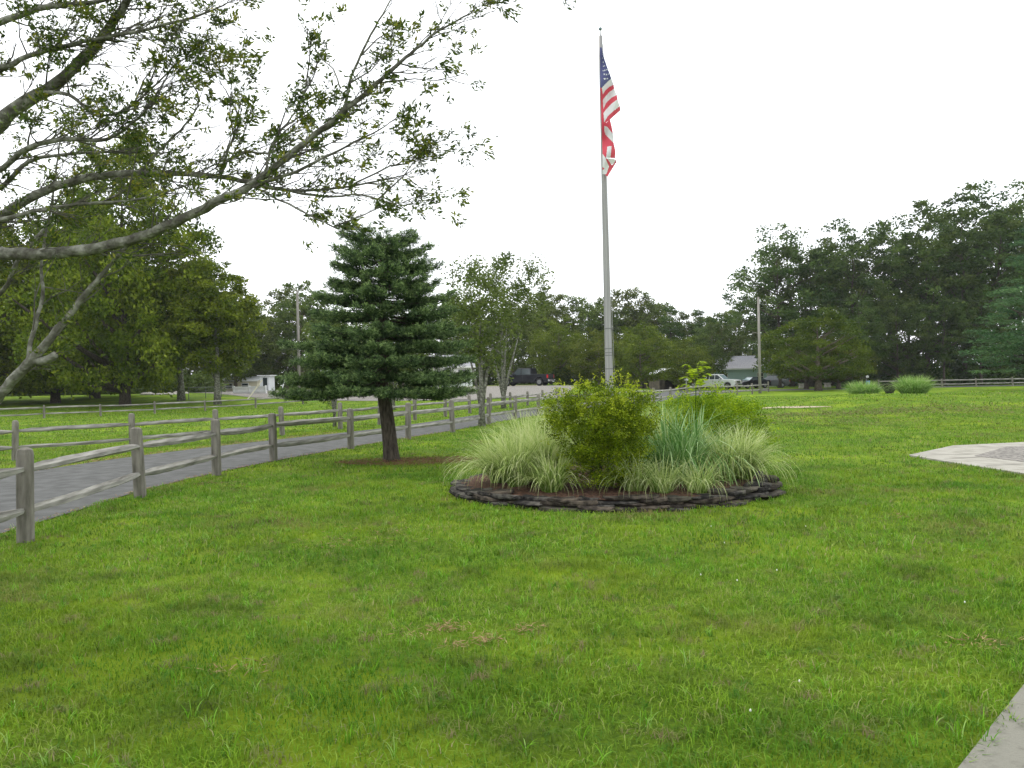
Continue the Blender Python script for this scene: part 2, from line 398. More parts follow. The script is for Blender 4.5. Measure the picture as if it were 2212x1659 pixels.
def merge(parts):
    Vs = []; Fs = []; Rs = []; o = 0
    for V, Fc, r in parts: Vs.append(V); Fs.append(Fc + o); Rs.append(r); o += len(V)
    return np.concatenate(Vs), np.concatenate(Fs), np.concatenate(Rs)
V, Fc, rv = merge([grass_zone(2.4, 7, 3800, .05, .005, 11), grass_zone(7, 14, 1350, .055, .009, 12), grass_zone(14, 28, 260, .06, .017, 13), grass_zone(28, 60, 50, .07, .035, 14)])
tag(link('grass', npmesh('grass', V, Fc, rv), M['grass']), 'mown green lawn grass with yellow and worn patches', 'grass', kind='stuff')
# broad weedy tufts in the lawn
def arc_blades(bases, L, wdt, az, out, rng, seg=5, tipz=None, curl=1.0):
    N = len(bases); rows = []
    dr_ = np.stack([np.cos(az), np.sin(az), np.zeros(N)], 1); tw = az + np.pi / 2 + rng.normal(0, .5, N); sd_ = np.stack([np.cos(tw), np.sin(tw), np.zeros(N)], 1)
    pos = bases.copy(); th = np.pi / 2 - out * .25           # angle from horizontal
    dth = -out * curl / seg
    for k in range(seg + 1):
        t = k / seg; ww = wdt * (1 - t) ** .6 * (.7 + .6 * min(t * 3, 1) * .5)
        rows.append(pos - sd_ * (ww[:, None] / 2)); rows.append(pos + sd_ * (ww[:, None] / 2))
        st = L / seg
        pos = pos + dr_ * (np.cos(th) * st)[:, None]; pos[:, 2] += np.sin(th) * st
        th = np.maximum(th + dth * (0.5 + 1.3 * t), -1.35)
    V = np.stack(rows, 1).reshape(-1, 3); n2 = 2 * (seg + 1); i = np.arange(N)[:, None] * n2
    Fc = np.concatenate([i + np.array([[2 * k, 2 * k + 1, 2 * k + 3, 2 * k + 2]]) for k in range(seg)], 1).reshape(-1, 4)
    return V, Fc, n2
rng = np.random.default_rng(77)
Bs = []
for k in range(2600):
    y = math.sqrt(rng.random() * (13 ** 2 - 2.5 ** 2) + 2.5 ** 2); x = (rng.random() * 2 - 1) * (.75 * y + .5)
    if rng.random() < .35 + .6 * pnoise(np.array([x]), np.array([y]), .6, 9)[0]:
        for q in range(rng.integers(6, 14)): Bs.append((x + rng.normal(0, .015), y + rng.normal(0, .015), 0))
Bs = np.array(Bs); Bs = Bs[keep_mask(Bs[:, 0], Bs[:, 1])]; Bs[:, 2] = vH(Bs[:, 0], Bs[:, 1]); N = len(Bs)
V, Fc, n2 = arc_blades(Bs, rng.uniform(.04, .11, N), rng.uniform(.004, .008, N), rng.uniform(0, 6.28, N), rng.uniform(.8, 2.2, N), rng, 4)
M['tuft'] = leafmat('coarse_tuft_blades', [(.08, .22, .008), (.13, .33, .012), (.20, .42, .03), (.32, .46, .14)], trans=.35)
tag(link('coarse_grass', npmesh('coarse_grass', V, Fc, np.repeat(rng.random(N), n2)), M['tuft']), 'brighter coarse grass tufts scattered through the lawn', 'grass', kind='stuff')
# clover heads and dead thatch
mb = MB(); random.seed(4)
cl_c = [(1560, 1160), (1545, 1270), (1555, 1255), (1240, 1345), (1250, 1340), (1590, 1180), (1770, 1160), (960, 1420), (1640, 1230), (1190, 1310), (1700, 1500), (1610, 1550), (1330, 1290), (2050, 1330)]
for (px, py) in cl_c:
    for q in range(1):
        if px < 1500: continue
        g = G(px + random.uniform(-45, 45), py + random.uniform(-20, 20)); r_ = random.uniform(.0035, .006)
        pass
        mb.tube([(g.x, g.y, g.z + .03), (g.x, g.y, g.z + .035), (g.x, g.y, g.z + .04), (g.x, g.y, g.z + .045)], [r_ * .5, r_, r_ * .9, r_ * .3], 7)
M['white_flower'] = mat('white_flower', (.75, .75, .68), None)
tag(mb.build('clover', M['white_flower'], smooth=True), 'tiny white clover heads dotted over the lawn', 'clover', kind='stuff')
Bs = []
for (px, py, sx, n_) in [(975, 1365, .06, 130), (1052, 1392, .045, 100), (985, 1405, .05, 60), (895, 1380, .09, 50), (455, 1048, .25, 240), (730, 1180, .3, 200), (1135, 1368, .05, 70), (2120, 1400, .1, 80), (500, 1450, .1, 80), (860, 1155, .4, 160), (1935, 1120, .1, 50)]:
    g = G(px, py)
    for q in range(n_): Bs.append((g.x + rng.normal(0, sx), g.y + rng.normal(0, sx * .6), g.z + abs(rng.normal(.01, .015)) + .012))
Bs = np.array(Bs)
V, Fc = leaf_quads(Bs, .06, .07, rng, flat=.75)
M['thatch'] = leafmat('dead_thatch', [(.20, .12, .06), (.34, .22, .12), (.45, .30, .17)], trans=.1)
tag(link('dead_grass', npmesh('dead_grass', V, Fc, np.repeat(rng.random(len(Bs)), 4)), M['thatch']), 'tan dead grass clippings lying on the lawn', 'dead grass', kind='stuff')
ty = rng.uniform(9, 26, 2600); tx = np.interp(ty, fe[:, 1], fe[:, 0]) - np.abs(rng.normal(0, .13, 2600)) + .06
Bs = np.stack([tx, ty, np.full(2600, .02) + rng.uniform(0, .03, 2600)], 1)
ty = rng.uniform(5, 26, 1100); tx = np.interp(ty, ne[:, 1], ne[:, 0]) + np.abs(rng.normal(0, .05, 1100)) - .05
Bs = np.concatenate([Bs, np.stack([tx, ty, rng.uniform(.015, .03, 1100)], 1)])
V, Fc = leaf_quads(Bs, .07, .12, rng, flat=.75)
tag(link('verge_litter', npmesh('verge_litter', V, Fc, np.repeat(rng.random(len(Bs)), 4)), M['thatch']), 'tan dead grass and litter along the driveway edges', 'dead grass', kind='stuff')
Bs = []
for (px, py, sx, n_) in [(1700, 900, 1.6, 900), (1800, 893, 1.8, 900), (1930, 890, 2.0, 1100), (2060, 886, 2.0, 900), (2150, 884, 2.0, 700), (1880, 915, 1.6, 500), (1650, 915, 1.2, 500)]:
    g = G(px, py)
    for q in range(n_):
        x_ = g.x + rng.normal(0, sx); y_ = g.y + rng.normal(0, .8); Bs.append((x_, y_, H(x_, y_) + rng.uniform(.01, .06)))
Bs = np.array(Bs); V, Fc = leaf_quads(Bs, .13, .14, rng, flat=.6)
M['dull_turf'] = leafmat('dull_dry_turf', [(.10, .12, .03), (.17, .17, .06), (.24, .20, .10)], trans=.1)
tag(link('dry_turf', npmesh('dry_turf', V, Fc, np.repeat(rng.random(len(Bs)), 4)), M['dull_turf']), 'dull olive brown dry turf along the slope at right', 'dry turf', kind='stuff')
# needles fallen under the spruce
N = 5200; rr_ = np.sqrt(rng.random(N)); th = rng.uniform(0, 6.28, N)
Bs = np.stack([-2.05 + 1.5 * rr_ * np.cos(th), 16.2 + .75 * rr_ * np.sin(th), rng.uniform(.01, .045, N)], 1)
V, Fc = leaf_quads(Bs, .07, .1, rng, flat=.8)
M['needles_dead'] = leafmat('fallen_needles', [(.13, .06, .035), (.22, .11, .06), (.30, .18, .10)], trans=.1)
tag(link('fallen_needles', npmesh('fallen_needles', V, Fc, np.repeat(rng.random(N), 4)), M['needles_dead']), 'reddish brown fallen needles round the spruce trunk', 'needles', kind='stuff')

# ------------------------------------------------------------ split rail fences
random.seed(12)
def post_mesh(mb, h, wx=.12, wy=.15, rails=(.35, .77), jit=.01, seed=0):
    rd = random.Random(seed)
    tx, ty = rd.uniform(-jit, jit), rd.uniform(-jit, jit)
    zs = [-.2, 0]; levels = [-.2, .02, h * .5, h - .07, h - .02, h]
    sc = [1, 1, .98, .96, .84, .45]
    rings = []; n = 8
    shape = [(-1, -.7), (-.7, -1), (.7, -1), (1, -.7), (1, .7), (.7, 1), (-.7, 1), (-1, .7)]
    vs = []
    for z, s_ in zip(levels, sc):
        for x, y in shape: vs.append((x * wx / 2 * s_ + tx * z / h + rd.uniform(-.002, .002), y * wy / 2 * s_ + ty * z / h + rd.uniform(-.002, .002), z))
    fs = [(i * n + k, i * n + (k + 1) % n, (i + 1) * n + (k + 1) % n, (i + 1) * n + k) for i in range(len(levels) - 1) for k in range(n)]
    fs.append(tuple((len(levels) - 1) * n + k for k in range(n)))
    mb.add(vs, fs)
def rail(mb, p, q, hh=.115, ww=.10, seed=0, segs=14, off=.0):
    """hewn rail, wedge-tapered at both ends, local x along the rail so that grain runs along it"""
    rd = random.Random(seed); L = (q - p).length; warp = rd.uniform(-.025, .025); wz = rd.uniform(-.03, .01); tw = rd.uniform(-.5, .5)
    sec = [(-.48, .1), (-.1, .5), (.45, .32), (.5, -.2), (.1, -.5), (-.42, -.35)]
    sec = [(a_ + rd.uniform(-.08, .08), b_ + rd.uniform(-.08, .08)) for a_, b_ in sec]; n = 6; vs = []
    for i in range(segs + 1):
        t = i / segs; e_ = min(t, 1 - t) * L
        s_ = .34 + .66 * ss(.04, .38, e_); sy = .25 + .75 * ss(.04, .38, e_)
        s_ *= 1 + rd.uniform(-.05, .05)
        dx = t * L; dy = warp * math.sin(t * math.pi) + rd.uniform(-.003, .003) + off * (1 - 2 * t); dz = wz * math.sin(t * math.pi * 1.1) + rd.uniform(-.003, .003)
        for (u, v) in sec:
            c_, s2 = math.cos(tw * t), math.sin(tw * t)
            uu = u * c_ - v * s2; vv = u * s2 + v * c_
            vs.append((dx, uu * ww * sy + dy, vv * hh * s_ + dz))
    fs = [(i * n + k, i * n + (k + 1) % n, (i + 1) * n + (k + 1) % n, (i + 1) * n + k) for i in range(segs) for k in range(n)]
    fs += [tuple(range(n)), tuple(segs * n + k for k in range(n))]
    mb.add(vs, fs)
def fence(name, pts, h, rails, label, hh=.115, wx=.12, wy=.15, skip=(), seed=1):
    root = empty(name, pts[0], 0, label, 'fence')
    base = Vector(pts[0]); ms = {}
    for i, p in enumerate(pts):
        a_ = pts[max(i - 1, 0)]; b_ = pts[min(i + 1, len(pts) - 1)]
        ang = math.atan2(b_[1] - a_[1], b_[0] - a_[0]) + random.uniform(-.08, .08)
        mb = MB(); post_mesh(mb, h * random.uniform(.96, 1.04), wx, wy, seed=seed * 100 + i, jit=.03)
        o = mb.build('post', M['wood'], root, bevel=.006); o.location = Vector(p) - base; o.rotation_euler = (0, 0, ang)
    for i in range(len(pts) - 1):
        if i in skip: continue
        for r_i, rh in enumerate(rails):
            p = Vector(pts[i]) + Vector((0, 0, rh + random.uniform(-.012, .012))); q = Vector(pts[i + 1]) + Vector((0, 0, rh + random.uniform(-.012, .012)))
            dv = (q - p).normalized(); p = p - dv * .05; q = q + dv * .05
            mb = MB(); rail(mb, p, q, hh * random.uniform(.9, 1.12), hh * .85, seed=seed * 1000 + i * 10 + r_i, off=.012)
            o = mb.build('rail', M['wood_rail'], root); o.location = p - base
            o.rotation_euler = (0, -math.asin(dv.z), math.atan2(dv.y, dv.x))
    return root
def FP(l): return [tuple(P(px, d)) for px, d in l]
near = [(-5.35, 2.6, 0), (-5.2, 5.4, 0)] + [tuple(G(px, py)) for px, py in ((55, 1172), (303, 1075), (468, 1027), (591, 997), (758, 970), (882, 949), (978, 934), (1056, 917), (1113, 906.5), (1163, 898), (1206, 890))]
near += [(3.9, 42.5, 0), (5.6, 45.2, 0), (7.2, 48, 0), (9, 51, 0), (10.6, 53.8, 0), (12.3, 56.8, 0), (14, 60, 0), (16, 63.2, 0), (18.6, 66.5, 0), (21.0, 70.3, 0), (25.2, 79, 0)]
near = [(x, y, H(x, y)) for x, y, z in near]
fence('split_rail_fence', near, 1.0, (.34, .76), 'nearest weathered split-rail fence curving along the lawn side of the driveway', skip=(), seed=3)
second = [(-17.5, 12.6, 0), (-14.3, 15.2, 0)] + FP([(32, 18.2), (286, 20.5), (467, 23.2), (610, 25.4), (735, 28.2), (820, 31), (896, 33.9), (962, 36.8), (1015, 40), (1060, 43.6), (1103, 47.2), (1140, 50.6), (1172, 53.8), (1203, 57)])
fence('split_rail_fence', second, .92, (.30, .66), 'second split-rail fence along the far side of the driveway', hh=.1, seed=4)
third = FP([(-130, 41), (-15, 42.5), (95, 44.5), (217, 46.5), (334, 49), (443, 52), (552, 55), (654, 58.5), (752, 62), (835, 66)])
fence('split_rail_fence', third, .72, (.26, .6), 'thin split-rail fence crossing the grass field at left', hh=.09, wx=.1, wy=.12, seed=5)
right = [(x, y, H(x, y)) for x, y in [(P(px, 84).x, 84) for px in (1898, 1966, 2035, 2109, 2188, 2270, 2350)]]
fence('split_rail_fence', right, .95, (.36, .76), 'split-rail fence in front of the dark wood at right', hh=.12, wx=.14, wy=.14, seed=6)

# ------------------------------------------------------------ flagpole and flag
pb = P(1322, 12.3); top = pt(1297, 78, 12.3)
fp = empty('flagpole', pb, 0, 'tall tapered aluminium flagpole rising from the stone-edged flower bed', 'flagpole')
mb = MB(); n_ = 12
tp = top - Vector(pb)
axis = [tp * (i / n_) for i in range(n_ + 1)]
mb.tube(axis, [.066 - .036 * max(0, (i / n_ - .1)) / .9 for i in range(n_ + 1)], 20)
mb.build('pole', M['alu'], fp, smooth=True)
mb = MB()
for fz in (.255, .285, .291, .3, .345): mb.tube([tp * fz, tp * (fz + .0022)], .0605, 20)
mb.build('band', M['band'], fp)
mb = MB(); mb.tube([tp, tp + Vector((0, 0, .04)), tp + Vector((0, 0, .09))], [.012, .008, .006], 8); mb.build('finial_rod', M['alu'], fp)
mb = MB()
mb.tube([tp + Vector((0, 0, .085 + .026 * (1 - math.cos(t * math.pi / 8)))) for t in range(9)], [max(.001, .027 * math.sin(t * math.pi / 8)) for t in range(9)], 14)
mb.build('ball', M['ball'], fp, smooth=True)
mb = MB(); mb.tube([Vector((.075, -.03, .9)), tp * .5 + Vector((.06, -.03, 0)), tp * .98 + Vector((.035, -.02, 0))], .004, 5); mb.build('halyard', M['alu'], fp)

M['f_red'] = mat('flag_red', (.50, .06, .09), (.60, .085, .115), 3, .8, spec=.1)
M['f_white'] = mat('flag_white', (.56, .56, .57), (.72, .72, .72), 3, .8, spec=.1)
M['f_blue'] = mat('flag_blue', (.075, .08, .19), (.10, .105, .22), 3, .8, spec=.1)
def star(cx, cy, r):
    return [(cx + (r if k % 2 == 0 else r * .42) * math.sin(k * math.pi / 5), cy - (r if k % 2 == 0 else r * .42) * math.cos(k * math.pi / 5)) for k in range(10)]
polys = [  # painter's order over the hanging cloth
    (0, [(262, 640), (285, 640), (300, 1000), (302, 1320), (283, 1300)]),
    (2, [(256, 262), (276, 262), (290, 330), (304, 380), (330, 455), (369, 562), (330, 598), (276, 655), (262, 655)]),
    (1, [(276, 655), (330, 598), (369, 562), (392, 625), (350, 645), (310, 680), (286, 720)]),
    (0, [(286, 720), (310, 680), (350, 645), (392, 625), (397, 662), (345, 700), (305, 745), (286, 775)]),
    (1, [(286, 775), (305, 745), (345, 700), (397, 662), (422, 724), (370, 752), (320, 800), (292, 860)]),
    (0, [(290, 865), (320, 800), (370, 752), (422, 724), (430, 765), (370, 810), (318, 865), (294, 900)]),
    (1, [(292, 900), (318, 865), (370, 810), (430, 765), (450, 832), (390, 880), (335, 930), (300, 990)]),
    (0, [(286, 1060), (300, 990), (335, 930), (390, 880), (452, 832), (459, 872), (400, 925), (352, 968), (318, 990), (302, 1030)]),
    (0, [(300, 1010), (330, 985), (356, 962), (372, 1030), (385, 1100), (300, 1060)]),
    (1, [(300, 1025), (330, 1035), (360, 1075), (385, 1100), (392, 1195), (350, 1150), (312, 1110), (300, 1070)]),
    (0, [(284, 1050), (300, 1070), (312, 1110), (350, 1150), (392, 1192), (410, 1275), (405, 1340), (300, 1330), (284, 1290)]),
    (1, [(330, 1225), (372, 1222), (360, 1338), (318, 1335)]),
    (1, [(283, 1295), (312, 1335), (345, 1420), (322, 1500), (283, 1492)]),
    (1, [(312, 1338), (412, 1350), (392, 1395), (352, 1405)]),
    (0, [(312, 1340), (330, 1348), (372, 1405), (346, 1420)]),
    (0, [(414, 1350), (418, 1378), (332, 1518), (306, 1498), (322, 1490), (346, 1420), (392, 1395)]),
    (0, [(283, 1425), (305, 1442), (283, 1455)]),
]
for (sx, sy, sr) in [(290, 405, 8), (285, 365, 6), (292, 445, 9), (302, 440, 7), (305, 485, 11), (325, 478, 10), (290, 490, 7), (300, 522, 11), (322, 525, 11), (342, 520, 9), (305, 568, 13), (330, 566, 9), (283, 330, 5)]:
    polys.append((1, star(sx, sy, sr)))
def fz(zx, zy):      # position on the cloth: flag plane at the pole, folds run down the cloth
    x_, y_ = (1680 + zx / 3.32) * .7373, (60 + zy / 3.32) * .7373
    t = (zx - 262) / 190.0; dn = (zy - 262) / 1240.0
    dep = -.05 - .055 * math.sin(t * 7 + dn * 6) * min(1, max(0, t) * 3 + .2) + .03 * math.sin(zy / 60.0 + t * 5) - .035 * math.sin(max(0, dn - .58) * 30) * t
    return pt(x_, y_, 12.22 + dep)
gx = np.arange(250, 466, 3.0); gy = np.arange(258, 1524, 4.0)
XX, YY = np.meshgrid(gx + 1.5, gy + 2.0); mi = np.full(XX.shape, -1)
def inp(poly, x, y):
    c_ = np.zeros(x.shape, bool); n = len(poly)
    for i in range(n):
        x1, y1 = poly[i]; x2, y2 = poly[(i + 1) % n]
        if y1 == y2: continue
        c_ ^= ((y1 > y) != (y2 > y)) & (x < (x2 - x1) * (y - y1) / (y2 - y1) + x1)
    return c_
for k, pl in polys: mi[inp(pl, XX, YY)] = k
vid = {}; Vf = []; Ff = []; Mi = []
def vv_(i, k):
    if (i, k) not in vid: vid[(i, k)] = len(Vf); Vf.append(tuple(fz(gx[0] + i * 3.0, gy[0] + k * 4.0)))
    return vid[(i, k)]
for k in range(len(gy)):
    for i in range(len(gx)):
        if mi[k, i] >= 0: Ff.append((vv_(i, k), vv_(i + 1, k), vv_(i + 1, k + 1), vv_(i, k + 1))); Mi.append(mi[k, i])
fo = link('flag', npmesh('flag', Vf, Ff, smooth=True, mi=Mi), [M['f_red'], M['f_white'], M['f_blue']])
tag(fo, 'limp red, white and blue stars and stripes flag hanging folded down the flagpole', 'flag')

# ------------------------------------------------------------ flower bed: soil, stones
RX, RY = 2.33, 2.12
V = [(BED[0], BED[1], .20)]; Fc = []; rings = 10; seg = 64
for r_ in range(1, rings + 1):
    for k in range(seg):
        a_ = 2 * math.pi * k / seg; t = r_ / rings
        V.append((BED[0] + math.cos(a_) * (RX - .12) * t, BED[1] + math.sin(a_) * (RY - .12) * t, .20 - .08 * t ** 3 + .012 * math.sin(k * 3.1 + r_ * 2.3)))
Ft = [(0, 1 + k, 1 + (k + 1) % seg, 1 + (k + 1) % seg) for k in range(seg)]
mb = MB(); mb.add(V, [(0, 1 + k, 1 + (k + 1) % seg) for k in range(seg)] + [(1 + (r_ - 1) * seg + k, 1 + r_ * seg + k, 1 + r_ * seg + (k + 1) % seg, 1 + (r_ - 1) * seg + (k + 1) % seg) for r_ in range(1, rings) for k in range(seg)])
tag(mb.build('mulch', M['mulch'], smooth=True), kind='structure')
sb = empty('stone_border', (BED[0], BED[1], 0), 0, 'low ring of stacked flat dark slate stones around the flower bed', 'stone border')
random.seed(21); cnt = 0
def stone(a_, rr, z, L, D, T, m, tilt=0):
    mb = MB(); n = random.randint(8, 12); top_ = []; bot = []
    for k in range(n):
        t = 2 * math.pi * k / n + random.uniform(-.2, .2); sx = abs(math.cos(t)) ** .75 * math.copysign(1, math.cos(t)); sy = abs(math.sin(t)) ** .75 * math.copysign(1, math.sin(t))
        x = sx * L / 2 * random.uniform(.76, 1.08); y = sy * D / 2 * random.uniform(.85, 1.08)
        bot.append((x * random.uniform(.9, 1.0), y * random.uniform(.88, 1), random.uniform(-.006, .006)))
        top_.append((x, y, T + random.uniform(-.016, .016)))
    mid = [((p[0] * 1.03), (p[1] * 1.03), T * random.uniform(.35, .6)) for p in top_]
    cen = (random.uniform(-.05, .05), 0, T * random.uniform(1.02, 1.2))
    vs = bot + mid + top_ + [cen]
    fs = [tuple(range(n - 1, -1, -1))] + [(k, (k + 1) % n, n + (k + 1) % n, n + k) for k in range(n)] + [(n + k, n + (k + 1) % n, 2 * n + (k + 1) % n, 2 * n + k) for k in range(n)] + [(2 * n + k, 2 * n + (k + 1) % n, 3 * n) for k in range(n)]
    mb.add(vs, fs); o = mb.build('stone', m, sb)
    o.location = (math.cos(a_) * (RX - rr), math.sin(a_) * (RY - rr), z)
    # tangent of the ellipse
    o.rotation_euler = (random.uniform(-.05, .05) + tilt, random.uniform(-.05, .05), math.atan2(math.cos(a_) * RY, -math.sin(a_) * RX) + random.uniform(-.09, .09))
M['slate_brown'] = mat('brownish_slate', (.02, .016, .013), (.12, .098, .075), 9, .95, 1.0, 30, c3=(.05, .042, .034), spec=.12)
for layer in range(5):
    a_ = -math.pi - .3 + layer * .11; z = -.02 + layer * .036
    while a_ < math.pi - .3 + layer * .11 - .04 and cnt < 100:
        back = math.sin(a_) > .45
        L = random.uniform(.8, 1.15) if back else random.choice((random.uniform(.28, .5), random.uniform(.45, .85)))
        da = (L * .9) / math.hypot(RX * math.sin(a_), RY * math.cos(a_))
        if (back and layer in (1, 3)) or (layer == 4 and random.random() < .45):
            a_ += da; continue
        stone(a_ + da / 2, .09 + layer * .028 + random.uniform(-.07, .06), z + random.uniform(-.006, .006), L * random.uniform(1, 1.12), random.uniform(.22, .4), random.uniform(.028, .052) * (2 if back else 1), M[random.choice(('slate', 'slate', 'slate', 'slate_brown', 'slate_brown', 'slate_pale'))], tilt=random.uniform(-.1, .1))
        a_ += da; cnt += 1
print('stones', cnt)

# ------------------------------------------------------------ plants of the bed
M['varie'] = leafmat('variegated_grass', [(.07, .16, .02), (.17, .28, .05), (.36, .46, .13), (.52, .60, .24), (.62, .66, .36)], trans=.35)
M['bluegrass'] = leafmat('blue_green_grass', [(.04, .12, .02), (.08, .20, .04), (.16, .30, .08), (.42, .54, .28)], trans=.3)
M['pinegrass'] = leafmat('far_grass_clump', [(.08, .19, .035), (.14, .29, .05), (.24, .40, .09), (.42, .52, .2)], trans=.3)
def bedz(x, y):
    r_ = math.hypot((x - BED[0]) / RX, (y - BED[1]) / RY); return .20 - .08 * min(1, r_) ** 3 if r_ < 1 else H(x, y)
def grass_clump(px, d, Hh, spread, N, m, label, seed, wid=.014, out=(.3, 2.4), group=None, name='ornamental_grass', br=.13, cat='ornamental grass'):
    p = P(px, d); z = bedz(p.x, p.y); rng = np.random.default_rng(seed)
    if name == 'ornamental_grass' and d > 40: z = p.z
    rr_ = np.sqrt(rng.random(N)) * br; th = rng.uniform(0, 6.283, N)
    bs = np.stack([rr_ * np.cos(th), rr_ * np.sin(th), np.full(N, -.02)], 1)
    az = th + rng.normal(0, .6, N); o_ = rng.uniform(out[0], out[1], N) * spread
    L = Hh * rng.uniform(.7, 1.3, N) * (1.05 + .14 * o_)
    V, Fc, n2 = arc_blades(bs, L, rng.uniform(.7, 1.3, N) * wid, az, o_, rng, 8)
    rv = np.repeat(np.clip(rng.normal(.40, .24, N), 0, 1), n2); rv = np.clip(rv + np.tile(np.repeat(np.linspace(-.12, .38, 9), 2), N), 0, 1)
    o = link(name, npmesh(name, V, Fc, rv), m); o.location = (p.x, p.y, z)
    return tag(o, label, cat, group)
GL = 'pale variegated grass clump '
grass_clump(1082, 11.4, .62, 1.15, 700, M['varie'], GL + 'at the left end of the flower bed, arching over the stones', 1)
grass_clump(1120, 11.0, .68, 1.05, 760, M['varie'], GL + 'second from the left end of the bed', 2)
grass_clump(1180, 11.2, .74, .9, 700, M['varie'], GL + 'touching the left flank of the round bush', 3)
grass_clump(1192, 10.45, .46, 1.15, 360, M['varie'], 'short ' + GL + 'at the front, just left of the round bush', 4)
grass_clump(1140, 12.2, .80, .7, 600, M['varie'], GL + 'at the back left of the bed', 5)
grass_clump(1205, 12.4, .84, .6, 520, M['varie'], GL + 'behind the left shoulder of the round bush', 6)
grass_clump(1372, 10.3, .48, 1.2, 340, M['varie'], 'short ' + GL + 'at the front, just right of the round bush', 7, wid=.009)
grass_clump(1432, 10.2, .42, 1.2, 260, M['varie'], 'low ' + GL + 'at the front under the blue-green grass', 8, wid=.009)
grass_clump(1510, 10.2, .42, 1.2, 260, M['varie'], 'low sparse ' + GL + 'at the front right of the bed', 9, wid=.009)
grass_clump(1568, 11.1, .64, 1.1, 600, M['varie'], GL + 'right of the blue-green grass', 10)
grass_clump(1604, 11.35, .66, 1.2, 680, M['varie'], GL + 'at the right end of the bed with long arching blades', 11)
grass_clump(1395, 13.0, .85, .6, 420, M['varie'], GL + 'at the back right of the round bush', 12)
grass_clump(1445, 11.3, .86, 1.3, 240, M['bluegrass'], 'tall upright blue-green grass clump right of the round bush', 13, wid=.030, out=(.15, 2.6))
grass_clump(1500, 11.4, .84, 1.3, 240, M['bluegrass'], 'tall blue-green grass clump in front of the yellow-green bush', 14, wid=.030, out=(.15, 2.6))
grass_clump(1478, 10.75, .62, .6, 260, M['bluegrass'], 'shorter blue-green grass clump with drooping tips at mid bed', 15, wid=.014)
grass_clump(1866, 43, .86, .9, 1800, M['pinegrass'], 'left of the two grass clumps behind the lawn rise at right', 16, wid=.03, br=.5, group='grass clumps behind the lawn rise', out=(.3, 2.2))
grass_clump(1974, 42.5, 1.0, .9, 1800, M['pinegrass'], 'right and taller of the two grass clumps behind the lawn rise', 17, wid=.03, br=.5, group='grass clumps behind the lawn rise', out=(.3, 2.2))

def bush(px, d, blobs, N, L, m, label, seed, stems=14, name='bush', sprigs=60, zoff=None):
    p = P(px, d); z = bedz(p.x, p.y) if zoff is None else zoff; rng = np.random.default_rng(seed); rd = random.Random(seed)
    root = empty(name, (p.x, p.y, z), 0, label, 'bush')
    P_ = []; rn = []; tot = sum(b[3] * b[4] for b in blobs)
    for (bx, by, bz, r_, rz_) in blobs:
        n = int(N * r_ * rz_ / tot); u = nrm(rng.normal(size=(n, 3))); rad = rng.uniform(.55, 1.0, n) ** .6
        lob = 1 + .13 * np.sin(u[:, 0] * 7 + bx * 9) * np.sin(u[:, 2] * 8 + seed) + .10 * np.sin(u[:, 1] * 13)
        q = u * (rad * lob)[:, None] * np.array([r_, r_, rz_]) + np.array([bx, by, bz])
        # gather into sprigs
        cen = q[rng.integers(0, n, max(8, n // 45))]; idx = rng.integers(0, len(cen), n)
        q = cen[idx] + rng.normal(0, L * 1.35, (n, 3)) * np.array([1, 1, .7])
        P_.append(q); rn.append(np.clip(rng.random(len(cen))[idx] * .7 + rng.random(n) * .3, 0, 1))
    for s_ in range(sprigs):       # upright shoots on top
        b_ = blobs[rd.randrange(len(blobs))]; a_ = rd.uniform(0, 6.28); rr_ = rd.uniform(0, .85) * b_[3]
        zt = b_[2] + b_[4] * math.sqrt(max(0, 1 - (rr_ / b_[3]) ** 2)) * .95; hh = rd.uniform(.06, .2)
        k = 16; t = rng.random(k)
        P_.append(np.stack([b_[0] + rr_ * math.cos(a_) + rng.normal(0, .014, k), b_[1] + rr_ * math.sin(a_) + rng.normal(0, .014, k), zt + t * hh], 1)); rn.append(np.full(k, .8) + rng.random(k) * .2)
    P_ = np.concatenate(P_); rn = np.concatenate(rn); keep = P_[:, 2] > .03; P_ = P_[keep]; rn = rn[keep]
    V, Fc = leaf_quads(P_, L, .42, rng, flat=.3)
    link('foliage', npmesh('foliage', V, Fc, np.repeat(rn, 4)), m, root)
    mb = MB()
    for s_ in range(stems):
        b_ = rd.choice(blobs); a_ = rd.uniform(0, 6.28)
        e_ = Vector((b_[0] + math.cos(a_) * b_[3] * .6, b_[1] + math.sin(a_) * b_[3] * .6, b_[2])); s0_ = Vector((rd.uniform(-.1, .1), rd.uniform(-.1, .1), -.02))
        mb.tube([s0_, s0_.lerp(e_, .5) + Vector((0, 0, .06)), e_], [.014, .01, .004], 5)
    mb.build('stem', M['bark_dark'], root)
    return root
M['azalea'] = leafmat('azalea_leaves', [(.035, .055, .004), (.07, .115, .005), (.14, .21, .007), (.28, .37, .014), (.44, .50, .04)], trans=.4)
M['azalea_b'] = leafmat('yellow_green_bush_leaves', [(.05, .11, .004), (.12, .22, .006), (.26, .38, .010), (.44, .55, .03)], trans=.4)
bush(1302, 10.55, [(-.05, -.1, .24, .46, .30), (.1, -.15, .40, .44, .34), (-.3, .05, .72, .38, .4), (.3, -.02, .70, .38, .4), (-.12, .1, 1.02, .38, .34), (.22, .12, 1.08, .36, .3), (-.48, .2, .98, .3, .3), (.52, .25, .95, .3, .32), (-.1, -.25, .66, .36, .34), (.18, -.2, .84, .3, .3)], 48000, .034, M['azalea'], 'tall rounded olive-green bush in the middle of the flower bed', 31, sprigs=110)
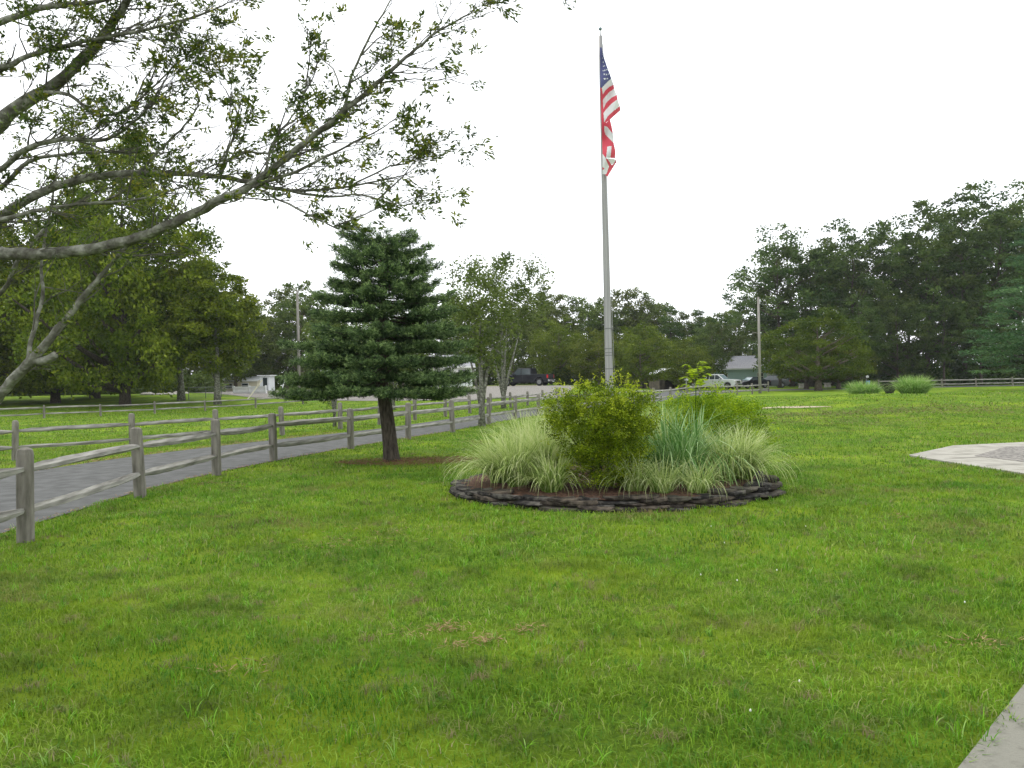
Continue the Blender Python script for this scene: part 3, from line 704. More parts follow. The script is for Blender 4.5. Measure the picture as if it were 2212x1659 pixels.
bush(1545, 13.2, [(0, 0, .86, .60, .50), (-.40, .1, .88, .44, .46), (.46, 0, .72, .50, .46), (.1, -.2, .50, .5, .42)], 26000, .042, M['azalea_b'], 'rounded yellow-green bush at the back right of the bed', 32, sprigs=16)
# fern-like sumac sprout
p = P(1508, 13.0); sr = empty('sumac_sprout', (p.x, p.y, .24), 0, 'bright green feathery sprout poking above the bed in front of the white pickup', 'sprout')
mb = MB(); mb.tube([(0, 0, 0), (-.02, 0, .8), (.0, 0, 1.45)], [.012, .009, .005], 6); mb.build('stem', M['azalea_b'], sr)
Pq = []; Dq = []
rng = np.random.default_rng(8)
for k in range(11):
    a_ = k * 2.4; z_ = 1.05 + .04 * k; Lf = .26 - .006 * k
    for t in np.linspace(.15, 1, 11):
        c_ = np.array([math.cos(a_) * Lf * t, math.sin(a_) * Lf * t * .8, z_ + .16 * math.sin(t * 2.2)])
        for s_ in (-1, 1):
            Pq.append(c_); Dq.append([math.cos(a_ + s_ * 1.0), math.sin(a_ + s_ * 1.0), -.15])
V, Fc = leaf_quads(np.array(Pq), .085, .3, rng, flat=.5, dirs=nrm(np.array(Dq)), dirmix=.9)
link('frond', npmesh('frond', V, Fc, np.repeat(rng.uniform(.5, 1, len(Pq)), 4)), M['azalea_b'], sr)

# ------------------------------------------------------------ trees
def env(profile, t): return np.interp(t, [p[0] for p in profile], [p[1] for p in profile])
def make_tree(name, Ht, Wd, base, tr, profile, ncl, lpc, leaf, m, bark, seed, label=None, cat='tree', group=None, flat=.35, clr=.10, limbs=22, lean=(0, 0), fork=None, clflat=.55, inner=.35, asp=.55, xsq=1.0, lobes=.22):
    rng = np.random.default_rng(seed); rd = random.Random(seed)
    root = empty(name, (0, 0, 0), 0, label, cat, group)
    t = rng.random(ncl * 3); R_ = env(profile, t); pick = rng.random(len(t)) < (R_ / R_.max()) ** 1.3; t = t[pick][:ncl]; n = len(t)
    th = rng.uniform(0, 6.283, n); ph = rng.uniform(0, 6.28, 4)
    lob = 1 + lobes * (np.sin(2 * th + ph[0] + 3 * t) * .5 + np.sin(3 * th + ph[1] - 6 * t) * .6 + np.sin(5 * th + 9 * t + ph[2]) * .5)
    rr_ = env(profile, t) * Wd / 2 * lob * np.where(rng.random(n) < inner, rng.random(n) ** .5 * .8, rng.uniform(.78, 1.02, n))
    cz = base + t * (Ht - base) * (1 + .05 * np.sin(3 * th + ph[3]))
    cen = np.stack([rr_ * np.cos(th) * xsq + lean[0] * t, rr_ * np.sin(th) + lean[1] * t, cz], 1)
    cr = Wd * clr * rng.uniform(.6, 1.35, n); cv = rng.random(n)
    idx = np.repeat(np.arange(n), lpc); q = rng.normal(size=(len(idx), 3)) * .55
    q = q / np.maximum(1, np.linalg.norm(q, axis=1, keepdims=True)); q *= cr[idx][:, None]; q[:, 2] *= clflat
    out_ = np.stack([np.cos(th), np.sin(th), np.zeros(n)], 1)[idx]
    Pn = cen[idx] + q; Pn[:, 2] -= .25 * np.linalg.norm(q[:, :2], axis=1) * clflat
    V, Fc = leaf_quads(Pn, leaf, asp, rng, flat=flat, dirs=out_, dirmix=.25)
    rv = np.clip(cv[idx] * .55 + rng.random(len(idx)) * .45, 0, 1)
    link('crown', npmesh('crown', V, Fc, np.repeat(rv, 4)), m, root)
    mb = MB(); ax = []
    K = 7
    for k in range(K + 1):
        s_ = k / K; ax.append(Vector((lean[0] * s_ * .8 + rd.uniform(-.02, .02) * Ht * s_ * .7, lean[1] * s_ * .8 + rd.uniform(-.02, .02) * Ht * s_ * .7, s_ * Ht * .86 - (.1 if k == 0 else 0))))
    mb.tube(ax, [tr * 1.25] + [tr * (1 - .93 * (k / K) ** .8) for k in range(1, K + 1)], 9)
    for i in rng.choice(n, min(limbs, n), replace=False):
        c_ = Vector(cen[i]); zs = max(base * .75, c_.z - rd.uniform(.25, .5) * math.hypot(c_.x, c_.y) - .05 * Ht); s_ = min(.98, zs / (Ht * .86))
        a_ = ax[int(s_ * K)].lerp(ax[min(K, int(s_ * K) + 1)], s_ * K - int(s_ * K)); r0 = tr * (1 - .9 * s_) * .5 + tr * .04
        mid = a_.lerp(c_, .5) + Vector((0, 0, -.03 * Ht * .5 + .1 * rd.random()))
        mb.tube([a_, mid, c_], [r0, r0 * .65, r0 * .2], 6)
    if fork:
        for (fx, fy, fzz, r0) in fork:
            mb.tube([Vector((0, 0, base * .3)), Vector((fx * .35, fy * .35, base * .3 + fzz * .4)), Vector((fx, fy, base * .3 + fzz))], [tr * .7, r0, r0 * .3], 7)
    mb.build('trunk', bark, root, smooth=True)
    return root
def LM(n, cols, tr=.3, ov=.12): return leafmat(n, cols, trans=tr, objvar=ov)
M['oak_dark'] = LM('dark_oak_leaves', [(.024, .052, .012), (.05, .09, .020), (.085, .135, .030), (.13, .175, .042)])
M['oak_olive'] = LM('olive_leaves', [(.05, .085, .008), (.085, .13, .012), (.135, .185, .02), (.19, .235, .035)])
M['oak_left'] = LM('yellowish_oak_leaves', [(.035, .062, .007), (.08, .125, .010), (.155, .21, .016), (.29, .34, .035)])
M['mid_green'] = LM('mid_green_leaves', [(.045, .07, .016), (.08, .115, .026), (.125, .165, .036), (.17, .21, .05)])
M['cedar'] = LM('cedar_leaves', [(.03, .055, .005), (.058, .09, .007), (.095, .125, .010), (.13, .16, .015)])
M['pine_blue'] = LM('bluish_pine_needles', [(.02, .06, .024), (.045, .125, .045), (.09, .20, .07), (.16, .30, .11)])
round_p = [(0, .35), (.12, .75), (.35, 1), (.6, .92), (.82, .62), (1, .18)]
tall_p = [(0, .3), (.2, .7), (.45, 1), (.7, .9), (.9, .55), (1, .2)]
cone_p = [(0, .8), (.12, 1), (.4, .75), (.7, .42), (.9, .2), (1, .04)]
up_p = [(0, .15), (.25, .5), (.55, .9), (.8, 1), (.93, .8), (1, .4)]
flat_p = [(0, .5), (.15, .95), (.4, 1), (.7, .8), (.9, .5), (1, .2)]
left_p = [(0, .55), (.12, .9), (.35, 1), (.6, .85), (.82, .55), (1, .15)]
def put(root, px, d, s=1, rz=0, first=False, label=None, group=None, sx=None):
    p = P(px, d); sc = (sx or s, sx or s, s)
    if first:
        root.location = p; root.scale = sc; root.rotation_euler = (0, 0, rz)
        if label: root['label'] = label
        if group: root['group'] = group
        return root
    return copy_thing(root, p, rz, sc, label, group)

# -- wood on the right: tall dark trees
rA = make_tree('oak_tree', 20, 12, 3.0, .32, tall_p, 150, 78, .40, M['oak_dark'], M['bark_dark'], 101, cat='tree', clr=.08, inner=.22)
rB = make_tree('oak_tree', 20, 13, 2.5, .34, round_p, 150, 78, .40, M['oak_dark'], M['bark_dark'], 102, cat='tree', clr=.075, inner=.22)
rC = make_tree('oak_tree', 20, 11, 3.5, .30, up_p, 135, 78, .40, M['oak_dark'], M['bark_dark'], 103, cat='tree', clr=.08, inner=.22)
GR = 'tall dark trees of the wood at right'; LR = 'tall dark broadleaf tree of the wood behind the right-hand fence'
wood = [(rA, 1686, 103, 1.0, .3), (rB, 1755, 106, 1.08, 1.1), (rC, 1845, 100, 1.0, 2.2), (rA, 1925, 104, 1.05, 3.3), (rB, 2005, 100, 1.04, 4.1), (rC, 2085, 98, 1.16, 5.2), (rA, 2165, 100, 1.2, .9), (rB, 2250, 98, 1.2, 2.9), (rC, 2340, 100, 1.2, 1.2),
        (rB, 1712, 112, 1.05, 2.0), (rA, 1800, 113, .95, 4.4), (rC, 1885, 112, .98, .1), (rB, 1965, 113, 1.05, 3.7), (rA, 2050, 112, 1.12, 1.5), (rC, 2125, 113, 1.2, 5.0), (rB, 2205, 113, 1.25, .6),
        (rC, 1640, 134, .74, 3.0), (rA, 1860, 93, .52, 5.5), (rB, 1940, 94, .55, 1.9), (rC, 2040, 93, .5, .7), (rA, 2120, 94, .55, 2.7)]
seen = set()
for (rt, px, d, s, rz) in wood:
    put(rt, px, d, s, rz, first=(rt.name not in seen), label=LR, group=GR); seen.add(rt.name)
# -- cedar in front of the house and its neighbour
ce = make_tree('cedar_tree', 8.0, 10.5, 1.3, .34, flat_p, 190, 110, .24, M['cedar'], M['bark'], 111, 'broad dark olive cedar with a thick trunk right of the grey-roofed house', clflat=.4, clr=.075, inner=.4)
put(ce, 1768, 80, 1, 0, True)
put(ce, 1742, 90, .78, 2.2, label='smaller olive cedar between the utility pole and the broad cedar')
put(ce, 1812, 88, .72, 4.2, label='low dark cedar close behind the broad cedar on its right')
# -- bluish pine at right edge
pn = make_tree('pine_tree', 17, 9.5, 1.8, .25, cone_p, 190, 130, .34, M['pine_blue'], M['bark_dark'], 121, 'bluish green pine at the right edge in front of the wood', clflat=.16, clr=.13, flat=.6, asp=.25, inner=.15)
put(pn, 2262, 66, .86, 0, True, sx=1.0)
# -- far middle wood
mA = make_tree('shade_tree', 12, 9, 1.5, .22, round_p, 150, 70, .34, M['mid_green'], M['bark'], 131, clr=.09)
mB = make_tree('shade_tree', 12, 7, 1.5, .2, tall_p, 140, 70, .34, M['mid_green'], M['bark'], 132, clr=.1)
mC = make_tree('pine_tree', 13, 6, 2, .2, cone_p, 130, 70, .34, M['oak_dark'], M['bark_dark'], 133, clr=.1, clflat=.35, asp=.3)
GM = 'far trees along the middle of the skyline'; LMm = 'far green tree on the low skyline between the spruce and the right wood'; LP = 'dark pointed pine on the far middle skyline'
mids = [(mA, 620, 105, 1.08, 0), (mB, 655, 100, 1.1, 1), (mA, 1165, 118, 1.1, 2), (mB, 1205, 112, 1.02, 3), (mA, 1250, 116, 1.05, 4), (mB, 1300, 118, 1.05, 5), (mA, 1352, 120, 1.2, .5), (mB, 1395, 118, 1.15, 1.5), (mA, 1430, 122, 1.05, 2.5), (mB, 1485, 120, .92, 3.5), (mA, 1560, 126, .95, .8), (mB, 1590, 130, 1.0, 1.9), (mA, 1520, 128, .9, 4.4),
        (mB, 990, 110, 1.0, 4.5), (mA, 1050, 112, .98, 5.5), (mB, 1110, 110, .95, .2), (mA, 930, 112, 1.0, 1.2), (mB, 870, 112, .9, 2.2), (mA, 800, 112, .9, 3.2), (mB, 735, 112, .85, 4.2), (mC, 1450, 112, .95, 0), (mC, 1512, 116, .94, 2), (mC, 1390, 124, 1.0, 1), (mC, 1542, 130, .88, 3), (mC, 1190, 122, 1.05, 4)]
for (rt, px, d, s, rz) in mids:
    put(rt, px, d, s, rz, first=(rt.name not in seen), label=LP if rt is mC else LMm, group='pointed pines on the middle skyline' if rt is mC else GM); seen.add(rt.name)
# darker tree over the house
put(mB, 1540, 107, .78, 2.0, label='dark tree with drooping crown over the left half of the pale blue house')
mD = make_tree('shade_tree', 9, 9, 1.0, .18, round_p, 170, 90, .27, M['oak_olive'], M['bark'], 134, 'light olive round tree just right of the flagpole in front of the far trees', clr=.085)
put(mD, 1385, 84, .78, 0, True)
put(mD, 1295, 88, .72, 2, label='olive tree directly behind the flagpole, smaller than its right neighbour')
put(mD, 1210, 92, .85, 4, label='olive tree behind the black pickup truck to its right')
put(mD, 1480, 94, .7, 5, label='olive grey tree left of the pale blue house')
# -- trees between driveway and lot
t1 = make_tree('young_tree', 5.9, 2.4, 1.9, .12, up_p, 52, 95, .13, M['mid_green'], M['bark_grey'], 141, 'slender grey-trunked tree leaning beside the near fence right of the spruce', clr=.13, fork=[(-.5, 0, 2.4, .05), (.45, .1, 2.5, .06), (.1, -.2, 2.8, .05)], clflat=1.1, inner=.4, lobes=.5)
p = G(1041, 921); t1.location = p
t2 = make_tree('young_tree', 8.4, 4.5, 1.9, .14, up_p, 85, 95, .18, M['mid_green'], M['bark_grey'], 142, 'taller open-crowned tree with pale trunk left of the black pickup', clr=.12, fork=[(-.8, 0, 3.4, .07), (1.0, .1, 3.8, .07), (.3, -.2, 4.8, .06)], clflat=1.1, inner=.4, lobes=.5)
t2.location = P(1088, 46)
t3 = copy_thing(t2, P(723, 30), 1.2, (.45, .45, .47), 'small tree whose trunk shows under the left side of the spruce')
t4 = copy_thing(t2, P(850, 47), 2.7, (.7, .7, .62), 'tree hidden behind the spruce beyond the second fence')
# -- left field trees
lA = make_tree('oak_tree', 15.5, 13.0, 1.3, .42, left_p, 420, 130, .3, M['oak_left'], M['bark_dark'], 151, 'largest dark green oak in the field left of the spruce, with a thick trunk', clr=.08, inner=.35, limbs=30, lobes=.42)
put(lA, 270, 60, 1.30, .4, True, sx=.88)
lB = make_tree('oak_tree', 10.8, 5.6, 1.9, .26, tall_p, 190, 120, .26, M['oak_left'], M['bark_grey'], 152, 'narrower green tree on a pale bare trunk right of the largest field oak', clr=.11)
put(lB, 470, 60, .98, 0, True)
GLf = 'trees around the left field'; 
for (rt, px, d, s, rz, lb) in [(lA, 120, 66, .86, 1.3, 'dark oak left of the largest field oak'), (lA, -20, 64, .9, 2.4, 'dark oak cut by the left edge of the picture'), (lA, 205, 72, 1.0, 4.4, 'dark oak close behind the largest field oak on its left'), (lB, 392, 66, 1.2, 2.0, 'slim oak close behind the largest field oak on its right'),
                               (lA, -160, 68, .9, 3.1, 'field oak outside the left edge')]:
    put(rt, px, d, s * (1.12 if rt is lA else 1), rz, label=lb, group=GLf, sx=s * .95)
for (px, d, s, rz) in [(510, 95, .95, 0), (545, 100, .85, 1), (580, 104, .78, 2), (440, 96, 1.0, 3), (350, 92, 1.0, 4), (270, 94, 1.05, 5), (180, 92, 1.0, .6), (90, 94, 1.05, 1.6), (10, 92, 1.0, 2.6), (-60, 94, 1.05, 3.6)]:
    put(mA, px, d, s, rz, label='far green tree at the back edge of the left field', group='far trees behind the left field')

# shrubs and undergrowth as one far mass
def under(name, spots, m, label, leaf=.3, n=240, seed=5):
    rng = np.random.default_rng(seed); Pn = []; rn = []
    for (px0, px1, d, h, k) in spots:
        for q in range(k):
            px = rng.uniform(px0, px1); dd = d + rng.uniform(-2, 4); p = P(px, dd); hh = h * rng.uniform(.6, 1.15); r_ = rng.uniform(1.0, 2.0)
            u = nrm(rng.normal(size=(n, 3))) * (rng.random((n, 1)) ** .35); u[:, 2] = np.abs(u[:, 2])
            Pn.append(u * np.array([r_, r_, hh]) + np.array([p.x, p.y, p.z])); rn.append(np.clip(rng.random() * .6 + rng.random(n) * .4, 0, 1))
    Pn = np.concatenate(Pn); rn = np.concatenate(rn)
    V, Fc = leaf_quads(Pn, leaf, .55, rng, flat=.35)
    return tag(link(name, npmesh(name, V, Fc, np.repeat(rn, 4)), m), label, 'undergrowth', kind='stuff')
under('undergrowth', [(1820, 2500, 97, 2.6, 90), (1820, 2500, 104, 5.5, 110), (1700, 2500, 118, 7.5, 150), (1560, 1800, 134, 7, 50)], M['oak_dark'], 'dark undergrowth beneath the wood at right', leaf=.42)
under('undergrowth', [(-200, 480, 86, 2.4, 90), (-200, 620, 106, 7, 150), (600, 1480, 124, 6.5, 190), (1400, 1640, 136, 7, 60)], M['mid_green'], 'green undergrowth closing the far edge behind the field trees', leaf=.42, seed=6)
bush(1215, 92, [(0, 0, 1.0, 1.3, 1.0), (1.5, 0, .9, 1.2, .95)], 3500, .22, M['oak_dark'], 'dark low bush right of the black pickup truck', 41, stems=4, sprigs=4, zoff=H(5, 92))

# ------------------------------------------------------------ the spruce
def make_spruce():
    base = G(846, 996); rng = np.random.default_rng(61); rd = random.Random(61)
    root = empty('spruce_tree', base, 0, 'dark blue-green spruce with a bare leaning trunk beside the near fence', 'tree')
    S = base.y / F
    axis = lambda z: Vector((-.17 * min(1, z / 1.6) - .0 * z + .02 * math.sin(z * 2) - .0 + .06 * max(0, z - 1.6) / 3, 0, z))
    mb = MB(); zs = [-.1, .08, .3, .6, .9, 1.2, 1.6, 2.2, 2.9, 3.6, 4.2, 4.6]
    mb.tube([axis(z) for z in zs], [.205, .17, .152, .145, .14, .135, .125, .10, .075, .05, .025, .01], 14)
    mb.build('trunk', M['bark_dark'], root, smooth=True)
    prof = [(1.28, 1.2), (1.45, 2.15), (1.7, 2.2), (2.0, 1.9), (2.4, 1.88), (2.8, 1.66), (3.1, 1.46), (3.5, 1.28), (3.8, 1.08), (4.1, .98), (4.35, .84), (4.55, .72), (4.66, .55), (4.72, .3)]
    PZ = [p[0] for p in prof]; PR = [p[1] for p in prof]
    br = MB(); Pn = []; Dn = []; rn = []; sh = []
    z = 1.55; lvl = 0
    while z < 4.68:
        n = int(23 - (z - 1.3) * 3.0); a0 = rd.uniform(0, 6.28)
        for k in range(max(5, n)):
            a_ = a0 + 2 * math.pi * k / max(5, n) + rd.uniform(-.22, .22); zz = z + rd.uniform(-.055, .055) + .05 * math.sin(a_ * 2 + z * 3)
            Rr = float(np.interp(zz, PZ, PR)) * .93 * rd.choice((.8, .95, 1.0, 1.1)) * rd.uniform(.92, 1.06)
            o = axis(zz); dirv = Vector((math.cos(a_), math.sin(a_), 0)); lo_ = 1 - ss(1.8, 4.2, zz); droop = .22 * lo_
            pts = []
            for q in range(8):
                t = q / 7; pts.append(o + dirv * (Rr * t) + Vector((0, 0, -.16 * math.sin(t * 2.6) * (.4 + .8 * lo_) + .18 * t * t * (1.2 - .9 * lo_) + droop * -.3 * t)))
            br.tube(pts, [.022 * (1 - .85 * q / 7) for q in range(8)], 5)
            # side branchlets carrying shoots
            nb = int(10 + Rr * 19)
            for q in range(nb):
                bt = rd.random()
                t = rd.uniform(.22, 1.0) ** .8; i = min(6, int(t * 7)); c_ = pts[i].lerp(pts[i + 1], t * 7 - i)
                side = rd.choice((-1, 1)); sl = (.12 + .42 * (1 - t) ** .7) * min(1, Rr) * rd.uniform(.6, 1.2)
                sv = (dirv * .75 + Vector((-dirv.y, dirv.x, 0)) * side * rd.uniform(.5, 1.0) + Vector((0, 0, rd.uniform(-.10, .22)))).normalized()
                m_ = int(3 + sl * 13)
                for s_ in range(m_):
                    u_ = (s_ + .5) / m_; sh.append((c_ + sv * sl * u_ + Vector((rd.uniform(-.04, .04), rd.uniform(-.04, .04), rd.uniform(-.045, .055))), sv + Vector((rd.uniform(-.5, .5), rd.uniform(-.5, .5), rd.uniform(-.1, .7))), t, bt))
        z += rd.uniform(.27, .32)
    print('spruce shoots', len(sh))
    br.build('branch', M['bark_dark'], root)
    SP = np.array([tuple(s_[0]) for s_ in sh]); SD = nrm(np.array([tuple(s_[1]) for s_ in sh])); ST = np.array([s_[2] for s_ in sh]); BT = np.array([s_[3] for s_ in sh])
    nn = 12; idx = np.repeat(np.arange(len(SP)), nn); u_ = np.tile(np.linspace(0, 1, nn), len(SP)); Ls = rng.uniform(.07, .13, len(SP))[idx]
    Pn = SP[idx] + SD[idx] * (u_ * Ls)[:, None]
    rad = nrm(np.cross(SD[idx], rng.normal(size=(len(idx), 3)))); dd = nrm(SD[idx] * .75 + rad * .75)
    V, Fc = leaf_quads(Pn, .052, .26, rng, flat=0, dirs=dd, dirmix=.92)
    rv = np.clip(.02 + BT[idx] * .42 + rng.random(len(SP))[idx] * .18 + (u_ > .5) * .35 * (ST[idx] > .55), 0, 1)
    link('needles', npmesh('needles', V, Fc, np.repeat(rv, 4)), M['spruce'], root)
    return root
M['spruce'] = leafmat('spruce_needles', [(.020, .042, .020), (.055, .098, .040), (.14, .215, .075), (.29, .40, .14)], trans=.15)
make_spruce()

# ------------------------------------------------------------ the overhanging tree at top left
M['twig'] = mat('grey_twig_bark', (.06, .055, .048), (.15, .14, .12), 8, .9)
def overhang():
    rng = np.random.default_rng(91); rd = random.Random(91)
    root = empty('overhanging_tree', (-6.1, 6.9, 0), 0, 'near broadleaf tree reaching in from the left edge with lichened grey limbs', 'tree')
    off = Vector((-6.1, 6.9, 0)); k0 = 1 / F
    tk = MB(); tk.tube([Vector((0, 0, -.2)), Vector((0, 0, .15)), Vector((.04, .02, 1.0)), Vector((0, .05, 2.2)), Vector((-.05, .1, 3.6)), Vector((.1, .1, 5.2)), Vector((.3, .2, 7.0))], [.34, .27, .22, .2, .17, .13, .06], 14)
    tk.build('trunk', M['bark_grey'], root, smooth=True)
    # traced limbs: (pixel x, pixel y, depth), start radius, end radius
    T = Vector((-6.1, 6.95, 0))
    def tr(z): return T + Vector((0, 0, z))
    L = [
        ([tr(2.6), pt(-60, 552, 6.7), pt(0, 548, 6.6), pt(100, 548, 6.5), pt(200, 538, 6.4), pt(300, 513, 6.3), pt(400, 470, 6.2), pt(480, 430, 6.1), pt(545, 398, 6.05), pt(600, 357, 6.0), pt(680, 292, 5.95), pt(740, 243, 5.9), pt(800, 192, 5.85), pt(850, 148, 5.8), pt(900, 105, 5.8), pt(950, 66, 5.8), pt(1015, 30, 5.8)], .062, .005),
        ([tr(2.9), pt(-60, 520, 6.9), pt(0, 470, 6.9), pt(60, 430, 6.8), pt(150, 394, 6.7), pt(250, 377, 6.6), pt(380, 375, 6.5), pt(500, 386, 6.4), pt(570, 402, 6.3), pt(640, 411, 6.3), pt(760, 402, 6.2), pt(875, 378, 6.2)], .055, .004),
        ([tr(3.4), pt(-60, 300, 6.7), pt(30, 235, 6.5), pt(120, 180, 6.4), pt(200, 105, 6.3), pt(262, 20, 6.2), pt(310, -70, 6.1)], .075, .02),
        ([tr(1.2), pt(-70, 900, 6.8), pt(0, 850, 6.7), pt(50, 797, 6.6), pt(100, 740, 6.6), pt(150, 680, 6.6), pt(200, 618, 6.6), pt(235, 575, 6.6), pt(290, 520, 6.5)], .062, .010),
        ([pt(50, 797, 6.6), pt(70, 780, 6.6), pt(100, 778, 6.6), pt(120, 765, 6.6)], .04, .03),
        ([pt(60, 787, 6.6), pt(70, 720, 6.65), pt(92, 640, 6.7), pt(88, 560, 6.8), pt(105, 480, 6.9), pt(120, 380, 7.0), pt(130, 300, 7.0)], .02, .006),
        ([tr(4.0), pt(-40, 160, 6.5), pt(60, 120, 6.3), pt(180, 90, 6.1), pt(330, 60, 6.0), pt(440, 30, 6.0), pt(490, 5, 6.0)], .03, .004),
        ([tr(3.1), pt(-40, 380, 6.6), pt(60, 320, 6.4), pt(150, 300, 6.2), pt(230, 300, 6.2), pt(300, 255, 6.2), pt(330, 215, 6.2), pt(360, 170, 6.2)], .03, .004),
        ([pt(90, 200, 6.4), pt(150, 205, 6.3), pt(210, 250, 6.3), pt(290, 225, 6.2), pt(380, 140, 6.2), pt(430, 110, 6.2)], .018, .003),
        ([tr(2.8), pt(-20, 480, 6.5), pt(90, 452, 6.4), pt(190, 440, 6.4), pt(300, 430, 6.3), pt(400, 400, 6.3), pt(520, 330, 6.3)], .025, .003),
        ([pt(300, 376, 6.6), pt(330, 340, 6.5), pt(360, 310, 6.5), pt(400, 270, 6.5), pt(430, 215, 6.4), pt(400, 160, 6.4), pt(385, 150, 6.4)], .014, .003),
        ([pt(475, 385, 6.4), pt(490, 350, 6.4), pt(535, 328, 6.4), pt(580, 330, 6.3), pt(640, 300, 6.3)], .018, .004),
        ([pt(475, 370, 6.4), pt(500, 310, 6.3), pt(515, 260, 6.3), pt(490, 200, 6.3), pt(480, 185, 6.3)], .012, .003),
        ([pt(575, 370, 6.0), pt(583, 330, 6.05), pt(600, 290, 6.1), pt(640, 240, 6.1), pt(660, 190, 6.1)], .012, .003),
        ([pt(745, 240, 5.9), pt(755, 180, 5.9), pt(780, 120, 5.85), pt(810, 60, 5.8), pt(845, 0, 5.8), pt(860, -30, 5.8)], .014, .003),
        ([pt(735, 190, 5.9), pt(720, 150, 5.9), pt(690, 120, 5.9), pt(665, 75, 5.9)], .007, .002),
        ([pt(545, 400, 6.05), pt(640, 370, 5.95), pt(720, 330, 5.9), pt(800, 290, 5.9), pt(850, 260, 5.85)], .016, .003),
        ([pt(620, 410, 6.3), pt(700, 425, 6.2), pt(780, 420, 6.1), pt(850, 440, 6.0), pt(905, 425, 6.0)], .012, .003),
        ([pt(540, 400, 6.1), pt(620, 440, 6.0), pt(680, 470, 5.9), pt(720, 490, 5.9)], .010, .002),
        ([pt(760, 402, 6.2), pt(830, 365, 6.1), pt(880, 345, 6.0), pt(915, 325, 6.0)], .008, .003),
        ([pt(-30, 60, 6.4), pt(80, 20, 6.2), pt(200, 5, 6.1), pt(330, -20, 6.1)], .03, .01),
        ([tr(3.3), pt(-40, 420, 7.4), pt(60, 350, 7.4), pt(180, 330, 7.2), pt(280, 330, 7.1), pt(360, 330, 7.0)], .03, .004),
        ([tr(3.0), pt(-40, 640, 7.6), pt(40, 560, 7.6), pt(120, 470, 7.6), pt(200, 420, 7.5), pt(260, 400, 7.4)], .028, .004),
    ]
    dens = [1.2, 1.3, 1.8, .35, .2, .8, 2.0, 1.9, 1.7, 1.5, 1.1, 1.1, 1.0, 1.1, 1.3, 1.1, 1.5, 1.3, 1.0, 2.2, 1.3, 1.2, .9]
    lv = []; lvd = []; lvr = []; tw = MB(); allp = []
    def twig(p0, dv, ln, r_, lev):
        pts = [p0]; dcur = dv.normalized(); n = 4
        for q in range(n):
            dcur = (dcur + Vector((rd.uniform(-.25, .3), rd.uniform(-.25, .25), rd.uniform(-.2, .25)))).normalized(); pts.append(pts[-1] + dcur * ln / n)
        tw.tube(pts, [r_ * (1 - .75 * q / n) for q in range(n + 1)], 4, cap=False)
        if lev < 2:
            for q in range(rd.randint(2, 4)):
                t = rd.uniform(.2, 1); i = min(n - 1, int(t * n)); c_ = pts[i].lerp(pts[i + 1], t * n - i)
                d2 = (dcur + Vector((rd.uniform(-.9, .9), rd.uniform(-.9, .9), rd.uniform(-.6, .8)))).normalized()
                twig(c_, d2, ln * rd.uniform(.35, .6), r_ * .5, lev + 1)
        leafy = rd.random() < (.25 if lev else .10)
        if leafy:
            m_ = rd.randint(11, 26); tone = rd.random()
            for q in range(m_):
                t = rd.uniform(.68, 1); i = min(n - 1, int(t * n)); c_ = pts[i].lerp(pts[i + 1], t * n - i)
                lv.append(tuple(c_ + Vector((rd.gauss(0, .02), rd.gauss(0, .02), rd.gauss(0, .018))))); lvd.append(tuple(dcur + Vector((rd.uniform(-.8, .8), rd.uniform(-.8, .8), rd.uniform(-.9, .4))))); lvr.append(min(1, tone * .5 + rd.random() * .5))
    for (pts, r0, r1), dn in zip(L, dens):
        pts = [p - off for p in pts]
        # catmull-rom
        fine = []
        for i in range(len(pts) - 1):
            a_ = pts[max(i - 1, 0)]; b_ = pts[i]; c_ = pts[i + 1]; e_ = pts[min(i + 2, len(pts) - 1)]
            for q in range(4):
                t = q / 4; fine.append(.5 * ((2 * b_) + (c_ - a_) * t + (2 * a_ - 5 * b_ + 4 * c_ - e_) * t * t + (3 * b_ - a_ - 3 * c_ + e_) * t ** 3))
        fine.append(pts[-1]); n = len(fine); allp += fine[4:]
        rad = [(r0 + (r1 - r0) * (i / (n - 1)) ** .8) * (1 + rd.uniform(-.07, .09)) for i in range(n)]
        lb = MB(); lb.tube([p + Vector((rd.uniform(-.006, .006), rd.uniform(-.006, .006), rd.uniform(-.006, .006))) for p in fine], rad, 10)
        lb.build('limb', M['bark_grey'], root, smooth=True)
        acc = 0
        for i in range(1, n - 1):
            seg_ = (fine[i + 1] - fine[i]); acc += seg_.length * dn * 9.5 * (.35 + 1.0 * (i / n)) * (1 if rad[i] < .05 else .5)
            while acc > 1:
                acc -= 1
                dv = (seg_.normalized() * rd.uniform(.2, 1.0) + Vector((rd.uniform(.1, 1.0), rd.uniform(-.6, .6), rd.uniform(-.3, .5)))).normalized()
                twig(fine[i], dv, rd.uniform(.18, .62), min(.008, rad[i] * .5), 0)
        for q in range(3): twig(fine[-1], (fine[-1] - fine[-2]).normalized() + Vector((rd.uniform(-.4, .4), rd.uniform(-.4, .4), rd.uniform(-.4, .4))), rd.uniform(.1, .25), .003, 1)
